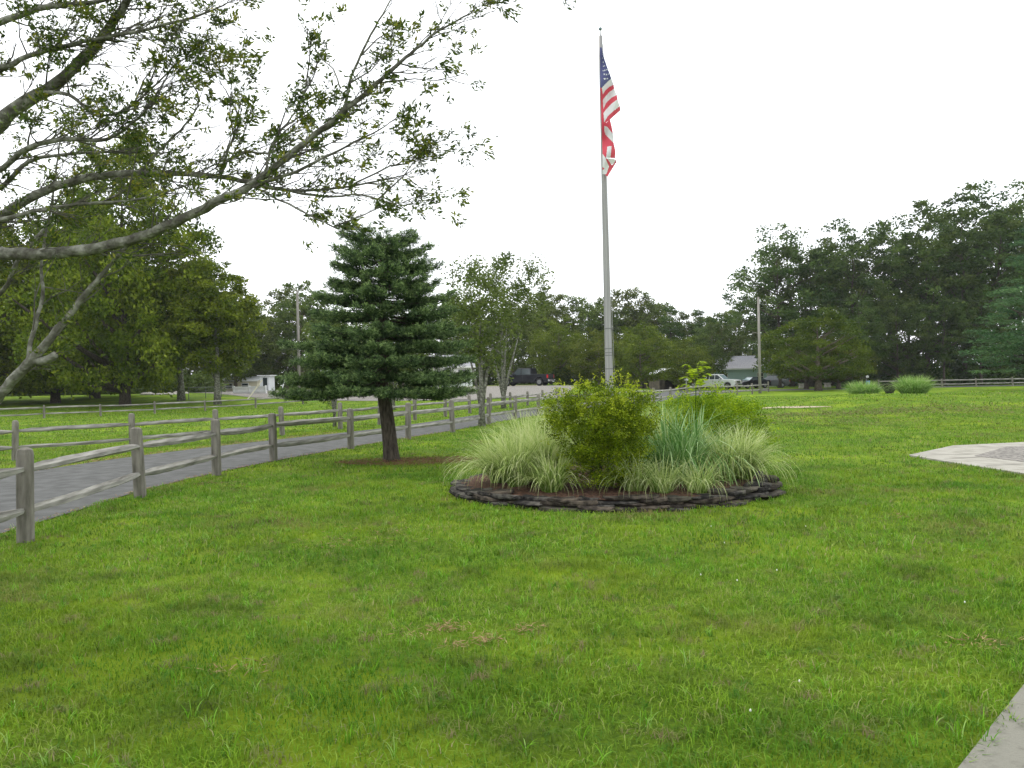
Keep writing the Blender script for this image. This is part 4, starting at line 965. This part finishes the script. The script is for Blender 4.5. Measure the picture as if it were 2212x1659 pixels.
    # dense leaf bunches seen against the sky
    for (px, py, s_, m_) in [(915, 318, .11, 150), (905, 335, .09, 60), (828, 120, .10, 120), (690, 122, .07, 70), (672, 75, .04, 30), (345, 125, .08, 70), (420, 165, .08, 60), (540, 250, .09, 90), (500, 175, .03, 18), (640, 195, .05, 40), (510, 262, .07, 60), (370, 232, .1, 110), (300, 300, .11, 110), (835, 440, .1, 90), (745, 485, .06, 40), (680, 470, .06, 50), (250, 250, .12, 120), (100, 60, .14, 130), (40, 20, .12, 100), (200, 30, .12, 100), (140, 130, .13, 120), (60, 260, .12, 110), (160, 260, .12, 100), (340, 415, .1, 60), (600, 300, .09, 70), (660, 250, .1, 90), (700, 215, .09, 80), (360, 90, .06, 40), (110, 90, .1, 80), (860, 55, .03, 24), (520, 215, .05, 40), (600, 420, .08, 40)]:
        c0 = pt(px, py, 6.05) - off; tone = rd.random() * .5
        nb_ = min(allp, key=lambda q_: (q_ - c0 - Vector((-.25, 0, -.25))).length); md_ = nb_.lerp(c0, .5) + Vector((rd.uniform(-.04, .04), 0, rd.uniform(-.05, .02)))
        tw.tube([nb_, md_, c0, c0 + (c0 - md_) * .35], [.007, .005, .003, .001], 5, cap=False)
        for q in range(4): twig(nb_.lerp(c0, rd.uniform(.4, 1)), (c0 - nb_) + Vector((rd.uniform(-.3, .4), rd.uniform(-.3, .3), rd.uniform(-.2, .3))), s_ * rd.uniform(1.2, 2.6), .0025, 1)
        for q in range(int(m_ * 1.35)):
            lv.append((c0.x + rd.gauss(0, s_ * .55), c0.y + rd.gauss(0, s_ * .7), c0.z + rd.gauss(0, s_ * .34))); lvd.append((rd.uniform(-.3, 1), rd.uniform(-.6, .6), rd.uniform(-.6, .4))); lvr.append(tone + rd.random() * .5)
    print('overhang leaves', len(lv))
    tw.build('twig', M['twig'], root)
    V, Fc = leaf_quads(np.array(lv), .044, .36, rng, flat=.2, dirs=nrm(np.array(lvd)), dirmix=.75)
    link('leaves', npmesh('leaves', V, Fc, np.repeat(np.array(lvr), 4)), M['near_leaf'], root)
M['near_leaf'] = leafmat('near_tree_leaves', trans=.22, cols= [(.028, .048, .016), (.055, .09, .022), (.10, .145, .026), (.19, .225, .03), (.30, .26, .04)])
overhang()

# ------------------------------------------------------------ vehicles
M['black_paint'] = mat('black_paint', (.004, .005, .009), None, rough=.35, spec=.3, coat=.12)
M['white_paint'] = mat('white_paint', (.72, .73, .74), None, rough=.3, spec=.5, coat=.4)
M['grey_paint'] = mat('dark_grey_paint', (.05, .055, .06), None, rough=.3, spec=.5, coat=.5)
M['glass'] = mat('tinted_glass', (.05, .065, .07), None, rough=.08, spec=.8)
M['glass_pale'] = mat('windscreen_glass', (.22, .30, .31), None, rough=.08, spec=.8)
M['tyre'] = mat('tyre_rubber', (.018, .018, .018), None, rough=.85)
M['rim'] = mat('alloy_rim', (.22, .22, .22), None, rough=.35, metal=.6)
M['trim'] = mat('dark_trim', (.03, .03, .03), None, rough=.6)
M['chrome'] = mat('chrome', (.6, .6, .6), None, rough=.25, metal=.8)
M['lamp_red'] = mat('red_lamp', (.5, .02, .02), None, rough=.2)
M['lamp_clear'] = mat('clear_lamp', (.75, .73, .68), None, rough=.15)
def arc(cx, cz, r, n=8): return [(cx + r * math.cos(math.pi * (1 - k / n)), cz + r * math.sin(math.pi * (1 - k / n))) for k in range(n + 1)]
def loftbox(mb, b, t, z0, z1, mi=0):
    """b,t=(x0,x1,halfwidth) for bottom and top"""
    vs = [(b[0], -b[2], z0), (b[1], -b[2], z0), (b[1], b[2], z0), (b[0], b[2], z0), (t[0], -t[2], z1), (t[1], -t[2], z1), (t[1], t[2], z1), (t[0], t[2], z1)]
    mb.add(vs, [(0, 3, 2, 1), (4, 5, 6, 7), (0, 1, 5, 4), (1, 2, 6, 5), (2, 3, 7, 6), (3, 0, 4, 7)], mi)
def wheels(root, xs_, y, r_):
    for x in xs_:
        for s_ in (-1, 1):
            wl = empty('wheel', (x, s_ * y, r_)); wl.parent = root
            m_ = MB(); m_.tube([(0, -.12, 0), (0, -.09, 0), (0, .09, 0), (0, .12, 0)], [r_ * .9, r_, r_, r_ * .9], 22); m_.build('tyre', M['tyre'], wl)
            m_ = MB(); m_.tube([(0, s_ * .10, 0), (0, s_ * .128, 0)], [r_ * .62, r_ * .56], 16)
            m_.build('rim', M['rim'], wl)
def pickup(loc, rz, paint, label, L=5.7, tall=1.9, chrome=True, extcab=False):
    root = empty('pickup_truck', loc, rz, label, 'pickup truck'); W = .98; fr, rw = 1.85, -1.85; wr = .41
    # x forward
    lo = [(-L / 2, .55), (-L / 2, 1.20), (-L / 2 + .03, 1.24), (-.95, 1.24), (-.9, 1.2), (1.2, 1.2), (2.45, 1.15), (2.74, 1.08), (2.8, .98), (2.8, .5), (2.5, .42)] + [(x, z) for x, z in reversed(arc(fr, .42, .48))] + [(-1.2, .42)] + [(x, z) for x, z in reversed(arc(rw, .42, .48))] + [(-L / 2 + .2, .45)]
    m_ = MB(); m_.prism(lo, -W, W); m_.build('body', paint, root, bevel=.025)
    m_ = MB(); loftbox(m_, (-1.0, 1.45, .93), (-.86, .62, .80), 1.15, tall); m_.build('cab', paint, root, bevel=.05)
    # glass set 6 mm proud of the tapered cab
    def side(x0, x1, t0, t1, s_, z0=1.22, z1=tall - .09):
        hw = lambda z: .93 + (.80 - .93) * (z - 1.15) / (tall - 1.15) + .008
        mm = MB(); vs = [(x0, s_ * hw(z0), z0), (x1, s_ * hw(z0), z0), (t1, s_ * hw(z1), z1), (t0, s_ * hw(z1), z1)]
        vs += [(x, y - s_ * .02, z) for x, y, z in vs]; mm.add(vs, [(0, 1, 2, 3), (4, 7, 6, 5), (0, 4, 5, 1), (1, 5, 6, 2), (2, 6, 7, 3), (3, 7, 4, 0)]); mm.build('side_window', M['glass'], root)
    for s_ in (-1, 1):
        if extcab: side(-.86, -.5, -.76, -.5, s_); side(-.42, .2, -.42, .2, s_)
        else: side(-.86, .16, -.76, .15, s_)
        side(.28, 1.22, .27, .56, s_)
    mm = MB(); xf = lambda z: 1.45 + (.62 - 1.45) * (z - 1.15) / (tall - 1.15) + .012
    vs = [(xf(1.2), -.84, 1.2), (xf(1.2), .84, 1.2), (xf(tall - .07), .7, tall - .07), (xf(tall - .07), -.7, tall - .07)]; vs += [(x - .03, y, z) for x, y, z in vs]
    mm.add(vs, [(0, 1, 2, 3), (4, 7, 6, 5), (0, 4, 5, 1), (1, 5, 6, 2), (2, 6, 7, 3), (3, 7, 4, 0)]); mm.build('windscreen', M['glass_pale'], root)
    mm = MB(); mm.box((-1.8, 0, 1.225), (1.9, 1.7, .02)); mm.build('cargo_bed', M['trim'], root)
    mm = MB(); mm.box((2.82, 0, .86), (.05, 1.15, .32)); mm.build('grille', M['chrome'] if chrome else M['trim'], root, bevel=.015)
    mm = MB(); mm.box((2.86, 0, .56), (.16, 1.92, .22)); mm.build('front_bumper', M['chrome'] if chrome else M['trim'], root, bevel=.03)
    mm = MB(); mm.box((-L / 2 - .07, 0, .55), (.14, 1.88, .2)); mm.build('rear_bumper', M['chrome'], root, bevel=.03)
    for s_ in (-1, 1):
        mm = MB(); mm.box((2.76, s_ * .79, .9), (.14, .36, .24)); mm.build('headlight', M['lamp_clear'], root, bevel=.02)
        mm = MB(); mm.box((-L / 2 + .06, s_ * .94, .98), (.16, .12, .36)); mm.build('tail_light', M['lamp_red'], root, bevel=.015)
        mm = MB(); mm.box((.95, s_ * 1.06, 1.25), (.12, .2, .16)); mm.build('mirror', paint, root, bevel=.02)
        mm = MB(); mm.box((.05, s_ * .99, 1.0), (.16, .03, .04)); mm.box((.02, s_ * .99 - s_ * .004, .85), (.012, .02, .6)); mm.build('door_handle', M['trim'], root)
    wheels(root, (fr, rw), .86, wr)
    mm = MB(); mm.box((-.1, 0, .42), (4.6, 1.6, .2)); mm.build('chassis', M['trim'], root)
    return root
def car(loc, rz, paint, label, tall=1.5, L=4.6, suv=False):
    root = empty('parked_car', loc, rz, label, 'car'); W = .9; fr, rw = 1.38, -1.38; wr = .33
    lo = [(-L / 2, .4), (-L / 2 - .02, .7), (-L / 2 + .08, .98), (-1.9, 1.02), (.95, .98), (1.9, .86), (2.2, .74), (L / 2, .58), (L / 2 - .03, .34), (2.0, .28)] + [(x, z) for x, z in reversed(arc(fr, .33, .39))] + [(-.9, .26)] + [(x, z) for x, z in reversed(arc(rw, .33, .39))] + [(-2.1, .3)]
    m_ = MB(); m_.prism(lo, -W, W); m_.build('body', paint, root, bevel=.06)
    xr = -2.05 if suv else -1.85; xt = -1.75 if suv else -.95
    m_ = MB(); loftbox(m_, (xr, 1.05, .84), (xt, .2, .62), .96, tall); m_.build('cabin', paint, root, bevel=.08)
    hw = lambda z: .84 + (.62 - .84) * (z - .96) / (tall - .96) + .006
    z0, z1 = 1.03, tall - .08
    for s_ in (-1, 1):
        for (x0, x1, t0, t1) in ((xr + .2, -.55, xt + .12, -.55), (-.45, .82, -.45, .2)):
            mm = MB(); vs = [(x0, s_ * hw(z0), z0), (x1, s_ * hw(z0), z0), (t1, s_ * hw(z1), z1), (t0, s_ * hw(z1), z1)]; vs += [(x, y - s_ * .02, z) for x, y, z in vs]
            mm.add(vs, [(0, 1, 2, 3), (4, 7, 6, 5), (0, 4, 5, 1), (1, 5, 6, 2), (2, 6, 7, 3), (3, 7, 4, 0)]); mm.build('side_window', M['glass'], root)
    for nm, xa, xb in (('windscreen', 1.05, .2), ('rear_window', xr, xt)):
        xf = lambda z: xa + (xb - xa) * (z - .96) / (tall - .96) + (.012 if xa > 0 else -.012)
        vs = [(xf(z0), -.72, z0), (xf(z0), .72, z0), (xf(z1), .58, z1), (xf(z1), -.58, z1)]; dx = -.03 if xa > 0 else .03; vs += [(x + dx, y, z) for x, y, z in vs]
        mm = MB(); mm.add(vs, [(0, 1, 2, 3), (4, 7, 6, 5), (0, 4, 5, 1), (1, 5, 6, 2), (2, 6, 7, 3), (3, 7, 4, 0)]); mm.build(nm, M['glass_pale'], root)
    for s_ in (-1, 1):
        mm = MB(); mm.box((2.12, s_ * .68, .68), (.22, .34, .14)); mm.build('headlight', M['lamp_clear'], root, bevel=.02)
        mm = MB(); mm.box((-L / 2 + .05, s_ * .7, .82), (.14, .3, .16)); mm.build('tail_light', M['lamp_red'], root, bevel=.02)
        mm = MB(); mm.box((.75, s_ * .95, 1.02), (.1, .16, .11)); mm.build('mirror', paint, root, bevel=.02)
    mm = MB(); mm.box((-L / 2 - .02, 0, .55), (.03, .5, .12)); mm.build('number_plate', M['white_paint'], root)
    wheels(root, (fr, rw), .8, wr)
    mm = MB(); mm.box((0, 0, .3), (3.8, 1.5, .14)); mm.build('chassis', M['trim'], root)
    return root
p = P(1137, 87)
pickup((p.x, p.y, p.z + .04), R(180 - 22), M['black_paint'], 'black crew-cab pickup truck parked facing left on the gravel lot')
p = P(1547, 98)
pickup((p.x, p.y, p.z + .05), R(-38), M['white_paint'], 'white extended-cab pickup truck parked facing right in front of the pale blue house', L=5.4, tall=1.82, extcab=True)
p = P(1624, 101)
car((p.x, p.y, p.z + .03), R(180 + 24), M['black_paint'], 'dark hatchback facing left behind the utility pole', tall=1.45)
p = P(1666, 104)
car((p.x, p.y, p.z + .03), R(160 + 0), M['grey_paint'], 'grey car with silvery roof parked right of the utility pole', tall=1.62, suv=True)

# ------------------------------------------------------------ buildings
M['siding'] = mat('pale_blue_siding', (.36, .50, .50), (.42, .56, .56), 1, .8, .2, 6, stretch=(.2, .2, 30))
M['cream'] = mat('cream_siding', (.6, .56, .42), (.68, .64, .5), 1, .8)
M['whitewall'] = mat('white_wall', (.68, .7, .72), (.75, .77, .78), 1, .8)
M['shingle'] = mat('grey_shingles', (.24, .24, .26), (.36, .36, .38), 8, .9, .4, 20)
M['whitetrim'] = mat('white_trim', (.75, .76, .76), None)
M['darkwin'] = mat('dark_window', (.03, .04, .045), None, rough=.1, spec=.8)
M['brownwall'] = mat('brown_boards', (.06, .05, .042), (.12, .095, .075), 2, .9)
def house(loc, rz, L, D, h, rh, wallm, label, name='house', windows=(), door=None, over=.4, roofm=None, cat='house'):
    root = empty(name, loc, rz, label, cat)
    m_ = MB()
    prof = [(-D / 2, -.3), (-D / 2, h), (0, h + rh), (D / 2, h), (D / 2, -.3)]
    vs = [(-L / 2, y, z) for y, z in prof] + [(L / 2, y, z) for y, z in prof]; n = 5
    m_.add(vs, [(k, (k + 1) % n, n + (k + 1) % n, n + k) for k in range(n)] + [(4, 3, 2, 1, 0), (5, 6, 7, 8, 9)]); m_.build('wall', wallm, root)
    m_ = MB(); sl = rh / (D / 2)
    for s_ in (-1, 1):
        e_ = D / 2 + over; vs = []
        for x in (-L / 2 - over, L / 2 + over):
            vs += [(x, 0, h + rh + .02), (x, s_ * e_, h - sl * over + .02), (x, s_ * e_, h - sl * over + .16), (x, 0, h + rh + .17)]
        m_.add(vs, [(0, 1, 2, 3), (4, 7, 6, 5), (0, 4, 5, 1), (1, 5, 6, 2), (2, 6, 7, 3), (3, 7, 4, 0)])
    rf = m_.build('roof', roofm or M['shingle'], root)
    m_ = MB()
    for s_ in (-1, 1): m_.box((0, s_ * (D / 2 + over + .03), h - sl * over + .07), (L + 2 * over, .05, .2))
    m_.build('fascia', M['whitetrim'], rf)
    for (x, z, w_, hh) in windows:
        m_ = MB(); m_.box((x, -D / 2 - .03, z), (w_ + .16, .06, hh + .16)); f_ = m_.build('window', M['whitetrim'], root)
        m_ = MB(); m_.box((x, -D / 2 - .062, z + hh / 4 + .01), (w_, .02, hh / 2 - .03)); m_.box((x, -D / 2 - .062, z - hh / 4 - .01), (w_, .02, hh / 2 - .03)); m_.build('pane', M['darkwin'], f_)
    if door:
        m_ = MB(); m_.box((door, -D / 2 - .03, 1.0), (.95, .06, 2.05)); dd = m_.build('door', M['whitetrim'], root)
        m_ = MB(); m_.tube([(door + .36, -D / 2 - .1, 1.0), (door + .36, -D / 2 - .06, 1.0)], .035, 8); m_.build('handle', M['chrome'], dd)
    return root
p = P(1606, 122)
hs = house((p.x, p.y, p.z), R(-4), 11.5, 8, 2.75, 1.75, M['siding'], 'pale blue one-storey house with a grey shingle roof behind the parked cars', windows=[(-3.6, 1.5, .9, 1.1), (1.6, 1.5, .8, 1.0), (4.2, 1.5, .9, 1.1)], door=3.0)
m_ = MB(); m_.tube([(2.4, -1.8, 3.9), (2.6, -2.2, 4.15), (3.1, -2.6, 4.0), (4.2, -3.2, 3.7)], .09, 6); m_.build('roof_vent', M['whitetrim'], hs)
p = P(1700, 124)
house((p.x, p.y, p.z), R(-4), 7.0, 6.5, 2.4, 1.3, M['siding'], 'low pale blue outbuilding mostly hidden behind the cedars', name='outbuilding', windows=[(-1.5, 1.4, .8, .9), (1.5, 1.4, .8, .9)], cat='outbuilding')
# dark carport left of the white truck
p = P(1441, 100); cp = empty('carport', p, R(6), 'dark brown open-fronted carport with a pale roof edge left of the white pickup', 'carport')
m_ = MB(); m_.box((0, 2.4, 1.0), (3.2, .12, 2.0)); m_.box((-1.56, 0, 1.0), (.12, 4.68, 2.0)); m_.box((1.56, 0, 1.0), (.12, 4.68, 2.0)); m_.build('wall', M['brownwall'], cp)
m_ = MB(); m_.prism([(-1.9, 1.95), (0, 2.6), (1.9, 1.95), (1.9, 2.02), (0, 2.7), (-1.9, 2.02)], -2.6, 2.6); m_.build('roof', M['whitewall'], cp)
m_ = MB(); m_.box((-1.2, -2.3, .97), (.5, .1, 1.94)); m_.box((1.25, -2.3, .97), (.5, .1, 1.94)); m_.build('front_panel', M['brownwall'], cp)
# white gable behind the spruce, cream trailer and shed at left
p = P(975, 103)
house((p.x, p.y, p.z), R(8), 5.0, 5, 2.6, 1.3, M['whitewall'], 'white walled house glimpsed through leaves between the spruce and the young trees', windows=[(-.8, 1.6, .9, 1.1), (1.2, 1.6, .9, 1.1)], door=.2)
p = P(528, 98)
house((p.x, p.y, p.z - .3), R(2), 4.2, 4, 1.5, .4, M['cream'], 'low cream mobile home behind the white fence at left', name='mobile_home', windows=[(-1.2, .95, .7, .5), (.7, .95, .7, .5)], roofm=M['whitewall'], cat='mobile home', over=.15)
p = P(578, 92); shd = empty('shed', p, R(-10), 'small grey shed with a flat white roof left of the spruce', 'shed')
m_ = MB(); m_.box((0, 0, .85), (1.1, 1.4, 1.7)); m_.build('wall', M['whitewall'], shd)
m_ = MB(); m_.box((0, 0, 1.75), (1.6, 1.8, .1)); m_.build('roof', M['whitetrim'], shd)
m_ = MB(); m_.box((.1, -.73, .8), (.5, .05, 1.4)); m_.build('door', M['darkwin'], shd)
# white vinyl picket fence
p0 = P(505, 76); p1 = P(574, 74); wf = empty('picket_fence', p0, math.atan2(p1.y - p0.y, p1.x - p0.x), 'white picket fence panel in the distance left of the spruce', 'fence'); LL = (p1 - p0).length
m_ = MB(); x = 0
while x < LL: m_.box((x, 0, .33), (.1, .03, .66)); x += .15
m_.build('picket_panel', M['whitetrim'], wf)
m_ = MB(); m_.box((LL / 2, -.04, .58), (LL, .05, .16)); m_.box((LL / 2, -.04, .15), (LL, .05, .09)); m_.build('rail', M['whitetrim'], wf)
for x in (0, LL / 2, LL):
    m_ = MB(); m_.box((x, .02, .36), (.13, .13, .74)); m_.build('post', M['whitetrim'], wf, bevel=.01)
# chain link fence
M['wire'] = mat('galvanised_wire', (.12, .13, .13), None, rough=.5, metal=.3)
p0 = P(408, 66); p1 = P(506, 72); cf = empty('chain_link_fence', p0, math.atan2(p1.y - p0.y, p1.x - p0.x), 'grey chain-link fence between the largest oak and the white picket fence', 'fence'); LL = (p1 - p0).length
m_ = MB(); x = 0
while x < LL + .9:
    for sg in (-1, 1):
        xa, xb = x, x + sg * .95
        if 0 <= xb <= LL and xa <= LL: m_.tube([(xa, 0, .03), (xb, 0, 1.05)], .004, 3)
    x += .16
m_.build('mesh', M['wire'], cf)
x = 0
while x <= LL:
    m_ = MB(); m_.tube([(x, 0, -.1), (x, 0, 1.1)], .028, 7); m_.build('post', M['wire'], cf); x += 2.2
m_ = MB(); m_.tube([(0, 0, 1.06), (LL, 0, 1.06)], .02, 6); m_.build('top_rail', M['wire'], cf)
# rocks at the edge of the left field
M['rock'] = mat('pale_rock', (.28, .26, .23), (.5, .47, .43), 4, .9, .6, 12)
random.seed(9)
for i, px in enumerate((312, 322, 333, 342, 352, 364, 376, 386, 402)):
    p = P(px, 78 + random.uniform(-1.5, 1.5)); m_ = MB(); s_ = random.uniform(.3, .6); n = 9
    rings_ = [(0, 1.0), (.35, 1.05), (.7, .7), (.95, .3)]
    vs = []; 
    for z, r_ in rings_:
        for k in range(n): vs.append((math.cos(k * 6.283 / n) * s_ * r_ * random.uniform(.85, 1.15), math.sin(k * 6.283 / n) * s_ * r_ * random.uniform(.7, 1.0), z * s_ * .7 - .05))
    m_.add(vs, [(i_ * n + k, i_ * n + (k + 1) % n, (i_ + 1) * n + (k + 1) % n, (i_ + 1) * n + k) for i_ in range(3) for k in range(n)] + [tuple(3 * n + k for k in range(n))])
    o = m_.build('rock', M['rock'], smooth=False, bevel=.03); o.location = p; tag(o, 'pale grey rock in the row along the back of the left field', 'rock', 'rocks along the left field')

# ------------------------------------------------------------ poles, wires, mailboxes
def upole(px, d, toppy, label, arm=True):
    p = P(px, d); t = pt(px - 2, toppy, d); hgt = t.z - p.z
    root = empty('utility_pole', p, 0, label, 'utility pole')
    m_ = MB(); m_.tube([(0, 0, -.2), (0, 0, hgt * .5), (0, 0, hgt)], [.15, .125, .10], 12); m_.build('pole', M['pole'], root, smooth=True)
    return root, p, hgt
up, upp, uh = upole(1642, 74, 642, 'weathered wooden utility pole standing before the pale blue house')
m_ = MB(); m_.tube([(0, 0, uh * .62), (-.4, 0, uh * .635), (-.78, 0, uh * .62)], .025, 6); m_.build('bracket', M['pole'], up)
m_ = MB(); m_.box((-.8, 0, uh * .615), (.28, .12, .07)); m_.build('insulator', M['whitetrim'], up)
m_ = MB(); m_.box((.15, 0, uh * .63), (.12, .1, .08)); m_.box((.13, -.04, uh - .3), (.1, .1, .2)); m_.build('insulator', M['whitetrim'], up)
M['cable'] = mat('cable', (.07, .075, .075), None, rough=.6)
def wire(a_, b_, sag, label, r_=.006):
    n = 16; m_ = MB(); m_.tube([a_.lerp(b_, k / n) - Vector((0, 0, sag * 4 * (k / n) * (1 - k / n))) for k in range(n + 1)], r_, 4)
    tag(m_.build('overhead_wire', M['cable']), label, 'wire')
tA = upp + Vector((0, 0, uh - .1)); mA_ = upp + Vector((0, 0, uh * .76)); lA_ = upp + Vector((0, 0, uh * .62))
wire(tA, Vector((90, 78, tA.z + .8)), .9, 'topmost overhead wire running right from the utility pole')
wire(mA_, Vector((90, 78, mA_.z + .6)), .9, 'middle overhead wire running right from the utility pole')
wire(lA_, Vector((90, 78, lA_.z + .4)), .9, 'lowest overhead wire running right from the utility pole')
wire(mA_, P(1310, 100) + Vector((0, 0, 7.5)), .6, 'overhead wire running left from the utility pole to the far trees')
u2, u2p, u2h = upole(647, 70, 628, 'grey utility pole mostly hidden behind the left side of the spruce')
m_ = MB(); m_.tube([(0, 0, u2h - .15), (.25, 0, u2h + .1), (.6, 0, u2h + .05)], .05, 7); m_.build('lamp_arm', M['pole'], u2)
for (ax_, ay_, lb, mm_) in ((502, 66, 'yellow guy wire guard slanting down to the grass left of the hidden pole', M['cream']), (574, 67, 'white guy wire guard slanting down nearer the hidden pole', M['whitetrim'])):
    g = P(ax_ + 30 if ax_ > 550 else 535, ay_); hub = u2p + Vector((0, 0, 5.5)); dv = (hub - g).normalized()
    m_ = MB(); m_.tube([g - dv * .1, g + dv * 2.1], .045, 6); o = m_.build('guy_guard', mm_); tag(o, lb, 'guy wire guard')
    m_ = MB(); m_.tube([g, hub], .009, 4); m_.build('guy_wire', M['cable'], o)
def mailbox(px, d, label, white=True):
    p = P(px, d); root = empty('mailbox', p, 0, label, 'mailbox')
    m_ = MB(); m_.box((0, 0, .55), (.12, .12, 1.3)); m_.build('post', M['whitetrim'] if white else M['pole'], root)
    bx_ = [(-.13, 0), (-.13, .16), (-.09, .24), (0, .28), (.09, .24), (.13, .16), (.13, 0)]
    m_ = MB(); m_.prism([(x * 1.3, z + 1.15) for x, z in bx_], -.28, .28); m_.build('box', M['whitetrim'] if white else M['chrome'], root, bevel=.01)
    if white:
        m_ = MB(); m_.box((.32, 0, .5), (.5, .14, .14)); m_.build('arm', M['whitetrim'], root)
    else:
        m_ = MB(); m_.box((.1, -.1, .62), (.42, .3, .42)); m_.build('newspaper_box', M['bluebox'], root, bevel=.03)
        m_ = MB(); m_.box((-.42, 0, 1.12), (.55, .1, .08)); m_.build('arm', M['pole'], root)
    return root
M['bluebox'] = mat('light_blue_plastic', (.16, .36, .66), None, rough=.4)
mailbox(1483, 92, 'white mailbox on a thick white post between the carport and the white pickup')
mailbox(1872, 88, 'mailbox with a light blue newspaper box left of the right-hand fence', white=False)
# dark tub between the far grass clumps
p = P(1922, 45); tb = empty('planter_tub', p, 0, 'black flared tub between the two far grass clumps', 'planter')
m_ = MB(); m_.tube([(0, 0, 0), (0, 0, .45), (0, 0, .84), (0, 0, .88)], [.12, .22, .48, .5], 20); m_.build('bowl', M['trim'], tb, smooth=True)
m_ = MB(); m_.tube([(0, 0, .875), (0, 0, .90)], [.51, .51], 20); m_.build('rim', M['slate_pale'], tb)
# small things by the cedar
for (px, d, lb) in ((1733, 96, 'pale stump-like garden block left of the broad cedar trunk'), (1788, 99, 'pale boxy crate seen right of the broad cedar trunk')):
    p = P(px, d); m_ = MB(); m_.box((0, 0, .25), (.7, .6, .5), taper=.12); m_.box((0, 0, .53), (.85, .75, .08)); o = m_.build('garden_box', M['rock'], bevel=.04); o.location = p; tag(o, lb, 'garden box')
# sandy bare patch on the slope
Bs = []
rng = np.random.default_rng(3); g0 = G(1645, 883); g1 = G(1800, 879)
tot = []
strip('bare_sand', [(g0.x, g0.y + .5), ((g0.x + g1.x) / 2, (g0.y + g1.y) / 2 + .7), (g1.x, g1.y + .15)], [(g0.x, g0.y), ((g0.x + g1.x) / 2, (g0.y + g1.y) / 2 - .2), (g1.x, g1.y)], M['sand'], dz=.012)
